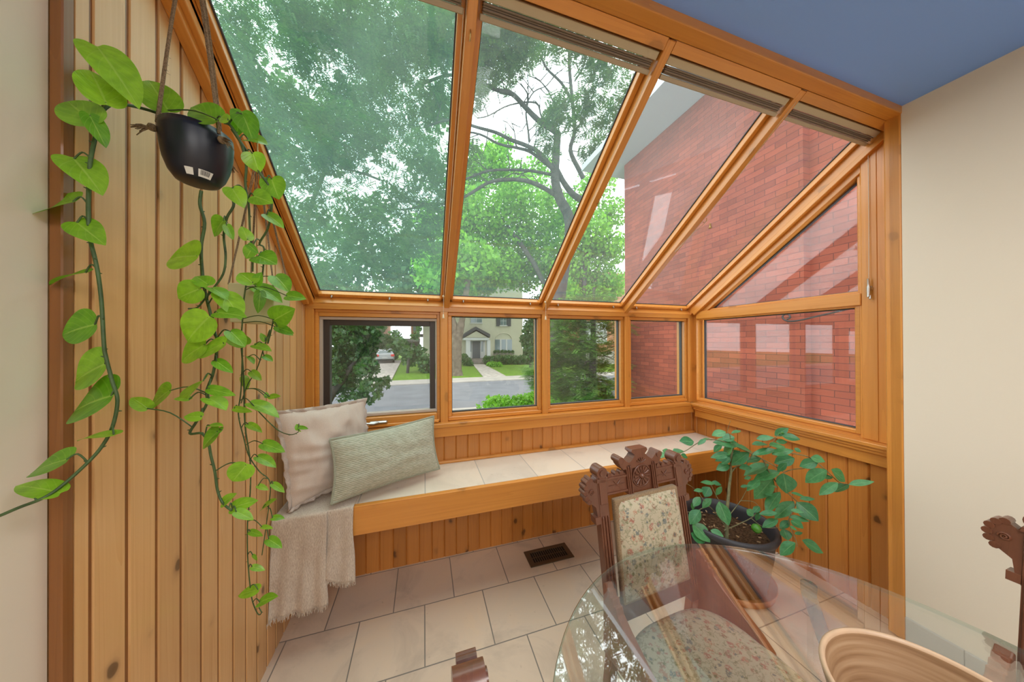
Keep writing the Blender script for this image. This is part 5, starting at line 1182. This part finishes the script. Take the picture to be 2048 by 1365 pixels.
# honey locust in the front yard: its trunk behind the hemlock, its crown over the glass roof
hl = empty('locust_tree', AT(1112, 800, 8.4)); tag(hl, 'dark branched locust tree whose crown hangs over the glass roof', 'tree')
hl.location.z = GZ
tk = MB(); base = Vector(hl.location)
P0 = [base, AT(1112, 700, 8.4), AT(1116, 620, 8.4), AT(1130, 520, 8.3), AT(1140, 470, 8.3), AT(1136, 430, 8.3), AT(1119, 396, 8.2), AT(1110, 357, 8.2), AT(1112, 314, 8.2), AT(1115, 266, 8.2)]
Pp = smooth_path(P0, 4); tk.tube(Pp, [.20-.10*i/(len(Pp)-1) for i in range(len(Pp))], 12); tk.build('trunk', M['bark'], hl)
br = MB(); ends = []
D2 = lambda L_: [(890+x/2.313, 20+y/2.313) for x, y in L_]
for pts, Z, w0, w1 in (([(1114, 268), (1106, 260), (1076, 240), (1050, 214), (1024, 188), (994, 180), (955, 163), (900, 150), (840, 170)], (8.2, 7.6), 12, 5), ([(1108, 350), (1106, 340), (1080, 307), (1054, 292), (1020, 279), (994, 266), (955, 255), (900, 240), (850, 255)], (8.2, 7.4), 10, 4), (D2([(490, 730), (400, 660), (340, 640), (250, 620), (160, 575), (60, 560)]), (8.2, 7.6), 7, 3), (D2([(505, 765), (400, 745), (300, 740), (200, 745), (100, 780), (0, 800), (-120, 790)]), (8.2, 7.8), 6, 3), (D2([(545, 900), (515, 860), (440, 815), (370, 790), (290, 785), (200, 800), (90, 865), (-20, 900), (-160, 880), (-260, 800)]), (8.3, 7.6), 10, 4), (D2([(640, 780), (620, 740), (580, 650), (600, 560), (590, 430), (575, 250), (580, 120), (600, 0)]), (9.2, 8.6), 10, 5), (D2([(590, 430), (540, 340), (470, 270), (430, 190), (360, 120)]), (8.9, 8.4), 6, 2), (D2([(510, 450), (480, 380), (440, 330), (380, 300)]), (8.4, 8.2), 3, 1.5), (D2([(390, 610), (385, 560), (375, 480), (385, 400), (350, 340)]), (8.2, 8.0), 5, 2), (D2([(680, 900), (600, 860), (550, 800), (520, 740)]), (8.6, 8.2), 14, 9), (D2([(600, 560), (660, 470), (720, 300), (800, 310)]), (8.9, 8.4), 4, 1.5), (D2([(520, 560), (450, 500), (420, 430), (300, 440), (200, 490), (150, 500)]), (8.3, 7.8), 4, 2), (D2([(640, 160), (645, 250), (600, 330)]), (8.7, 8.9), 4, 3), (D2([(330, 640), (320, 560), (300, 500)]), (8.1, 8), 3, 1), (D2([(370, 450), (410, 380), (470, 350), (500, 310)]), (8, 7.9), 3, 1),
                       ([(760, 360), (720, 345), (680, 335), (660, 320)], 7.6, 5, 2), ([(850, 410), (800, 420), (740, 405), (700, 395)], 7.6, 5, 2)):
    P = limb(br, pts, Z, w0, w1)
    rr = random.Random(len(P)+int(w0*10))
    for k in range(4, len(P)-1, 2):
        if rr.random() < .75:
            q = P[k]; ln = rr.uniform(.3, .85); d = (Vector((rr.uniform(-1, 1), rr.uniform(-.6, .6), rr.uniform(-.35, .9)))).normalized()
            m1 = q+d*ln*.5+Vector((0, 0, rr.uniform(-.05, .08))); e = q+d*ln+Vector((rr.uniform(-.15, .15), 0, rr.uniform(-.15, .1)))
            br.tube([q, m1, e], [.016, .010, .004], 5)
            for _ in range(2):
                d2 = (d+Vector((rr.uniform(-.9, .9), rr.uniform(-.5, .5), rr.uniform(-.6, .6)))).normalized(); br.tube([m1, m1+d2*ln*.45, m1+d2*ln*.8+Vector((0, 0, -.05))], [.008, .005, .002], 4)
br.build('branches', M['bark'], hl)
bl = []
for u, v, r, n in ((450, 60, 40, 60), (500, 150, 40, 110), (520, 210, 35, 90), (480, 100, 35, 70), (480, 30, 45, 80), (520, 60, 50, 120), (590, 30, 55, 170), (600, 110, 40, 120), (560, 190, 45, 150), (590, 250, 60, 260), (530, 280, 45, 160), (640, 60, 45, 160), (700, 40, 60, 240), (780, 50, 65, 280), (850, 60, 60, 260), (720, 120, 55, 230), (800, 130, 50, 200), (870, 190, 45, 150), (690, 190, 45, 170), (760, 200, 50, 200), (640, 220, 50, 200), (680, 260, 60, 260), (760, 280, 60, 220), (830, 240, 45, 140), (610, 320, 55, 200), (690, 330, 50, 150), (850, 320, 55, 180), (560, 350, 40, 100), (640, 380, 50, 150), (900, 90, 50, 200), (880, 400, 55, 200), (800, 390, 50, 160), (720, 420, 50, 150), (650, 450, 55, 150), (590, 420, 40, 70), (780, 470, 60, 200), (860, 480, 55, 200), (700, 500, 55, 160), (640, 530, 45, 110), (600, 500, 40, 80),
                  (960, 60, 60, 260), (1010, 70, 50, 180), (960, 130, 45, 170), (1040, 100, 40, 120), (1090, 80, 45, 120), (1010, 150, 35, 80), (950, 190, 30, 60), (1150, 70, 45, 110), (1200, 120, 45, 100), (1240, 160, 40, 90), (1180, 190, 30, 60), (1215, 240, 35, 80), (1190, 300, 32, 70), (1120, 220, 35, 80), (1095, 240, 25, 50), (1160, 240, 30, 60), (1100, 290, 25, 40), (1250, 210, 35, 70), (940, 300, 25, 30), (1300, 90, 60, 100), (1060, 20, 60, 160), (900, 10, 60, 200), (760, -60, 120, 300), (600, -60, 120, 300), (940, -60, 100, 250)):
    bl.append(blob(u, v, 6.4+RNG.random()*2.2, r, int(n*1.7)))
Vv, Ff = scatter(pts_in(bl), FR, .17, yaw_only=True, droop=.45); o = bigmesh('foliage', Vv, Ff, M['locust'], hl)
# trees across the street
def crown_tree(name, label, base_uv, Z, blobs, mat, size, unit, group=None, trunk=None, yaw=False):
    p = AT(*base_uv, Z); t_ = empty(name, (p.x, p.y, GZ)); tag(t_, label, 'tree', group)
    mb = MB(); hgt = max(b[0][2] for b in blobs)-GZ; cxy = np.mean([b[0] for b in blobs], axis=0)
    mb.tube(smooth_path([Vector((p.x, p.y, GZ)), Vector((p.x+.1, p.y, GZ+hgt*.35)), Vector((cxy[0], cxy[1], GZ+hgt*.75))], 4), [trunk or .2]*4+[(trunk or .2)*.7]*3+[.03]*2, 8); mb.build('trunk', M['bark'], t_)
    if label.startswith('grey-green'): blobs = [(c_, r_, int(n_*1.4)) for c_, r_, n_ in blobs]
    if mat is M['bright']: blobs = [(c_, r_, int(n_*3.4)) for c_, r_, n_ in blobs]
    Vv, Ff = scatter(pts_in(blobs), unit, size, yaw_only=yaw, droop=.2); bigmesh('foliage', Vv, Ff, mat, t_); return t_
crown_tree('leafy_tree', 'bright green tree beyond the road behind the locust branches', (1090, 738), 21, [blob(u, v, 21+RNG.random()*3, r, n) for u, v, r, n in ((930, 380, 45, 500), (980, 330, 40, 400), (960, 430, 60, 800), (1040, 400, 55, 700), (1010, 470, 60, 900), (940, 510, 50, 700), (1080, 470, 50, 600), (1050, 540, 50, 800), (960, 560, 40, 600), (1000, 300, 30, 200), (920, 450, 40, 500), (880, 540, 50, 600), (860, 440, 40, 300), (1080, 340, 35, 200), (950, 340, 45, 400), (1020, 360, 40, 400), (1100, 520, 50, 600), (1000, 540, 50, 600), (920, 590, 35, 300))], M['bright'], .24, MP, 'trees beyond the road', .25)
crown_tree('leafy_tree', 'green tree left of the brick corner, seen through the third roof bay', (1165, 735), 19, [blob(u, v, 18+RNG.random()*3, r, n) for u, v, r, n in ((1130, 430, 45, 400), (1190, 370, 40, 260), (1170, 470, 50, 600), (1220, 430, 35, 250), (1215, 500, 40, 400), (1150, 540, 50, 700), (1210, 570, 40, 450), (1120, 590, 40, 450), (1225, 330, 30, 130), (1100, 400, 30, 150), (1180, 600, 40, 400))], M['bright'], .22, MP, 'trees beyond the road', .22)
crown_tree('leafy_tree', 'grey-green tree far left, behind the widest roof bay', (600, 740), 24, [blob(u, v, 23+RNG.random()*3, r, n) for u, v, r, n in ((500, 120, 45, 120), (560, 470, 50, 300), (620, 450, 55, 400), (680, 560, 50, 500), (740, 520, 60, 600), (800, 540, 60, 700), (640, 560, 40, 250), (700, 610, 50, 400), (780, 610, 50, 500), (840, 590, 50, 500), (820, 480, 45, 300), (560, 330, 50, 300), (620, 250, 45, 260), (690, 220, 50, 320), (760, 130, 50, 320), (700, 60, 60, 400), (600, 40, 45, 220), (850, 80, 50, 320), (880, 220, 45, 260), (740, 270, 40, 220), (660, 310, 40, 220), (860, 340, 45, 260), (700, 470, 45, 250), (760, 420, 35, 160), (540, 260, 40, 180), (570, 170, 30, 100), (880, 460, 50, 320), (840, 540, 50, 320))], M['locust'], .42, MP, 'trees beyond the road', .25)
crown_tree('leafy_tree', 'leafy maple at the right corner of the cream house', (1062, 728), 24, [blob(u, v, 23+RNG.random()*2, r, n) for u, v, r, n in ((1066, 650, 20, 900), (1056, 680, 17, 800), (1072, 690, 25, 900), (1060, 660, 16, 300), (1052, 690, 10, 150), (1080, 640, 25, 350), (1070, 715, 18, 250), (1085, 600, 30, 300))], M['hedge'], .20, MP, 'trees beyond the road', .18)
crown_tree('leafy_tree', 'dark maple with drooping boughs outside the crank window', (640, 830), 5.6, [blob(u, v, 5.3+RNG.random()*.8, r, n, .4) for u, v, r, n in ((665, 665, 28, 380), (700, 665, 30, 420), (740, 665, 26, 330), (680, 700, 34, 520), (725, 700, 28, 380), (765, 685, 20, 200), (690, 735, 32, 480), (735, 735, 22, 260), (665, 750, 26, 280), (705, 765, 24, 240), (740, 768, 16, 110), (765, 770, 14, 70), (720, 790, 16, 100), (755, 790, 10, 45), (735, 800, 12, 45), (770, 762, 10, 45), (680, 775, 22, 140), (690, 795, 10, 40), (655, 770, 16, 100), (670, 640, 40, 400), (790, 690, 16, 120), (740, 640, 40, 300), (815, 705, 14, 90))], M['maple'], .105, LB, None, .10)
crown_tree('fine_tree', 'shrubby dark tree between the parked car and the cream house', (815, 735), 20, [blob(u, v, 19+RNG.random()*2, r, n) for u, v, r, n in ((800, 690, 18, 220), (815, 700, 18, 240), (790, 672, 14, 140), (830, 672, 10, 60), (835, 705, 18, 240), (820, 720, 18, 200), (848, 722, 16, 260), (852, 735, 16, 240), (838, 660, 8, 30))], M['hedge'], .22, MP, None, .10)
# street tree with the grey forked trunk
st = empty('street_tree', AT(914, 742, 18.5)); tag(st, 'thick grey forked trunk on the far lawn left of the portico', 'tree'); st.location.z = GZ
q = Vector(st.location); mb = MB()
mb.tube(smooth_path([q, AT(914, 735, 18.5), AT(914, 700, 18.5), AT(915, 668, 18.5)], 4), [.42]+[.36]*2+[.30]*9+[.29], 14)
mb.tube(smooth_path([AT(914, 700, 18.5), AT(909, 655, 18.5), AT(904, 630, 18.5), AT(896, 560, 18.5)], 4), [.20]*6+[.17]*7, 12)
mb.tube(smooth_path([AT(914, 700, 18.5), AT(921, 655, 18.5), AT(926, 630, 18.5), AT(936, 560, 18.5)], 4), [.24]*6+[.19]*7, 12)
mb.build('trunk', M['bark_grey'], st)
Vv, Ff = scatter(pts_in([blob(u, v, 18.5, r, n) for u, v, r, n in ((880, 540, 60, 700), (930, 540, 45, 600), (900, 500, 50, 500), (960, 520, 40, 400))]), MP, .3); bigmesh('foliage', Vv, Ff, M['bright'], st)
# hemlock in front of the third window
hm = empty('hemlock', AT(1185, 800, 5.6)); tag(hm, 'dense green hemlock filling the third front window', 'tree'); hm.location.z = GZ
q = Vector(hm.location); MB().tube([q, q+Vector((0, 0, 1.6)), q+Vector((.05, 0, 3.2))], [.09, .07, .02], 10).build('trunk', M['bark'], hm)
NB = frond(8, 1.0, .085, .26)
bl = [blob(u, v, 5.2+RNG.random()*.8, r, n, .35) for u, v, r, n in ((1120, 655, 26, 130), (1160, 650, 30, 190), (1205, 650, 30, 150), (1235, 660, 22, 80), (1130, 690, 30, 230), (1175, 690, 32, 240), (1220, 695, 24, 110), (1110, 720, 24, 140), (1150, 725, 30, 230), (1190, 728, 26, 150), (1230, 730, 20, 70), (1120, 755, 24, 150), (1160, 760, 28, 220), (1200, 765, 22, 110), (1235, 765, 16, 60), (1130, 785, 22, 170), (1170, 790, 24, 210), (1205, 790, 20, 140), (1085, 735, 18, 90), (1065, 750, 16, 70), (1072, 768, 14, 60), (1058, 740, 10, 30), (1095, 700, 18, 80), (1090, 780, 14, 70), (1150, 615, 40, 160), (1200, 610, 40, 120))]
bl = [(c, r_, int(n_*2.4)) for c, r_, n_ in bl]
Vv, Ff = scatter(pts_in(bl), NB, .16, yaw_only=True, droop=.15); bigmesh('needles', Vv, Ff, M['needle'], hm)
lb = MB(); rr = random.Random(3)
for k in range(26):
    z = GZ+.3+2.4*k/26; a = rr.uniform(0, 6.3); d = Vector((cos(a), sin(a)*.6, -.05))*(.9-.02*k); lb.tube([q+Vector((0, 0, z-GZ)), q+Vector((0, 0, z-GZ))+d*.6, q+Vector((0, 0, z-GZ-.08))+d], [.014, .009, .003], 5)
lb.build('branches', M['bark'], hm)
def shrub(name, label, uvZ, blobs, mat, size, cat='shrub', group=None):
    p = AT(*uvZ); s_ = empty(name, (p.x, p.y, GZ)); tag(s_, label, cat, group)
    kf = 2.6 if uvZ[2] > 15 else 1.6; Vv, Ff = scatter(pts_in([(c_, r_, int(n_*kf)) for c_, r_, n_ in blobs]), MP if uvZ[2] > 15 else LB, size/kf**.5*(1 if uvZ[2] > 15 else 1.25)); bigmesh('foliage', Vv, Ff, mat, s_)
    mb = MB()
    for k in range(5): mb.tube([Vector((p.x+.1*k-.2, p.y, GZ)), Vector((p.x+.22*(k-2), p.y, GZ+.5))], [.02, .006], 5)
    mb.build('stems', M['bark'], s_)
shrub('hedge', 'long low hedge in front of the cream house', (1010, 728, 28), [blob(u, v, 27.5, r, n, .6) for u, v, r, n in ((985, 722, 12, 260), (1000, 721, 13, 300), (1015, 721, 13, 300), (1030, 722, 13, 300), (1045, 722, 14, 320), (1062, 722, 14, 320), (975, 720, 10, 200))], M['hedge'], .20, 'hedge')
shrub('hedge', 'tall dark hedge behind the parked car', (765, 722, 32.6), [blob(u, v, 32.6, r, n, .7) for u, v, r, n in ((725, 700, 22, 500), (750, 690, 20, 450), (770, 700, 20, 450), (785, 706, 16, 400), (745, 712, 14, 300), (780, 690, 14, 250))], M['hedge'], .26, 'hedge')
shrub('hedge', 'hedge closing the garden right of the cream house', (1085, 725, 33), [blob(u, v, 33, r, n, .8) for u, v, r, n in ((1050, 705, 12, 250), (1065, 705, 14, 300), (1082, 700, 16, 350))], M['hedge'], .26, 'hedge')
shrub('bush', 'round dark bush left of the front steps', (932, 728, 26), [blob(u, v, 26, r, n, .6) for u, v, r, n in ((932, 722, 11, 300), (938, 727, 9, 200), (928, 714, 8, 160), (941, 731, 6, 120))], M['hedge'], .18)
shrub('bush', 'lighter low bush right of the garden path', (992, 734, 25), [blob(u, v, 25, r, n, .5) for u, v, r, n in ((988, 731, 9, 200), (997, 732, 9, 200), (980, 730, 7, 140))], M['bright'], .17)
shrub('flower_planter', 'green plants in the window box of the cream house', (1007, 705, HY-.4), [blob(u, 704, HY-.5, 4, 60, .15) for u in (990, 997, 1004, 1011, 1018, 1025)], M['hedge'], .16, 'plants')
gc = [blob(u, v, 6.9, r, n, .5) for u, v, r, n in ((985, 805, 12, 110), (1000, 803, 12, 120), (1020, 804, 13, 140), (1040, 803, 13, 150), (1058, 800, 14, 160), (1072, 797, 14, 150), (975, 812, 9, 70), (1010, 815, 12, 110), (1045, 814, 13, 120), (1100, 806, 14, 140), (1140, 806, 14, 140), (1180, 806, 14, 140), (1215, 802, 14, 140), (960, 818, 6, 30))]
shrub('ground_cover', 'bright green leafy ground cover below the second window', (1030, 815, 6.9), gc, M['groundleaf'], .085, 'plants')
sk = empty('garden_stake', AT(1010, 805, 7.2)); tag(sk, 'pair of thin dark garden stakes in the ground cover', 'stake'); sk.location.z = GZ
q = Vector(sk.location)
for dx in (-.025, .025): MB().tube([q+Vector((dx, 0, 0)), q+Vector((dx, 0, .62))], .008, 8).build('rod', M['iron'], sk)
# ================================================================== LIGHT
w = bpy.data.worlds.new('overcast_sky'); bpy.context.scene.world = w; w.use_nodes = True; nt = w.node_tree
bg = nt.nodes['Background']; tc = N(nt, 'ShaderNodeTexCoord'); sp = N(nt, 'ShaderNodeSeparateXYZ'); L(nt, tc.outputs['Generated'], sp.inputs[0])
r = ramp(nt, sp.outputs[2], [(0.0, (.86, .92, .98)), (.35, (.90, .95, 1.0)), (1.0, (.97, .99, 1.0))])
L(nt, r.outputs[0], bg.inputs['Color']); bg.inputs['Strength'].default_value = SKY
def area(name, loc, size, power, col=(1, .95, .88), rot=(0, 0, 0), sy=None):
    ld = bpy.data.lights.new(name, 'AREA'); ld.energy = power; ld.color = col; ld.size = size
    if sy: ld.shape = 'RECTANGLE'; ld.size_y = sy
    o = bpy.data.objects.new(name, ld); C.objects.link(o); o.location = loc; o.rotation_euler = rot; return o
area('fill_light', (.3, -1.7, ZC-.03), 1.3, FILL, (1, .96, .90))  # unseen fill light added behind the camera to brighten the room
area('fill_light', (.9, -.4, ZC-.03), .6, FILL2, (1, .96, .90))  # second added fill, for the floor and table
sc_ = bpy.context.scene
sc_.view_settings.view_transform = 'Standard'; sc_.view_settings.look = 'None'; sc_.view_settings.gamma = 1; sc_.view_settings.exposure = EXPO; sc_.view_settings.use_curve_mapping = False
cy = sc_.cycles; cy.use_denoising = True; cy.caustics_reflective = False; cy.caustics_refractive = False
cy.max_bounces = 8; cy.diffuse_bounces = 4; cy.glossy_bounces = 4; cy.transmission_bounces = 6; cy.transparent_max_bounces = 16; cy.sample_clamp_indirect = 6.0
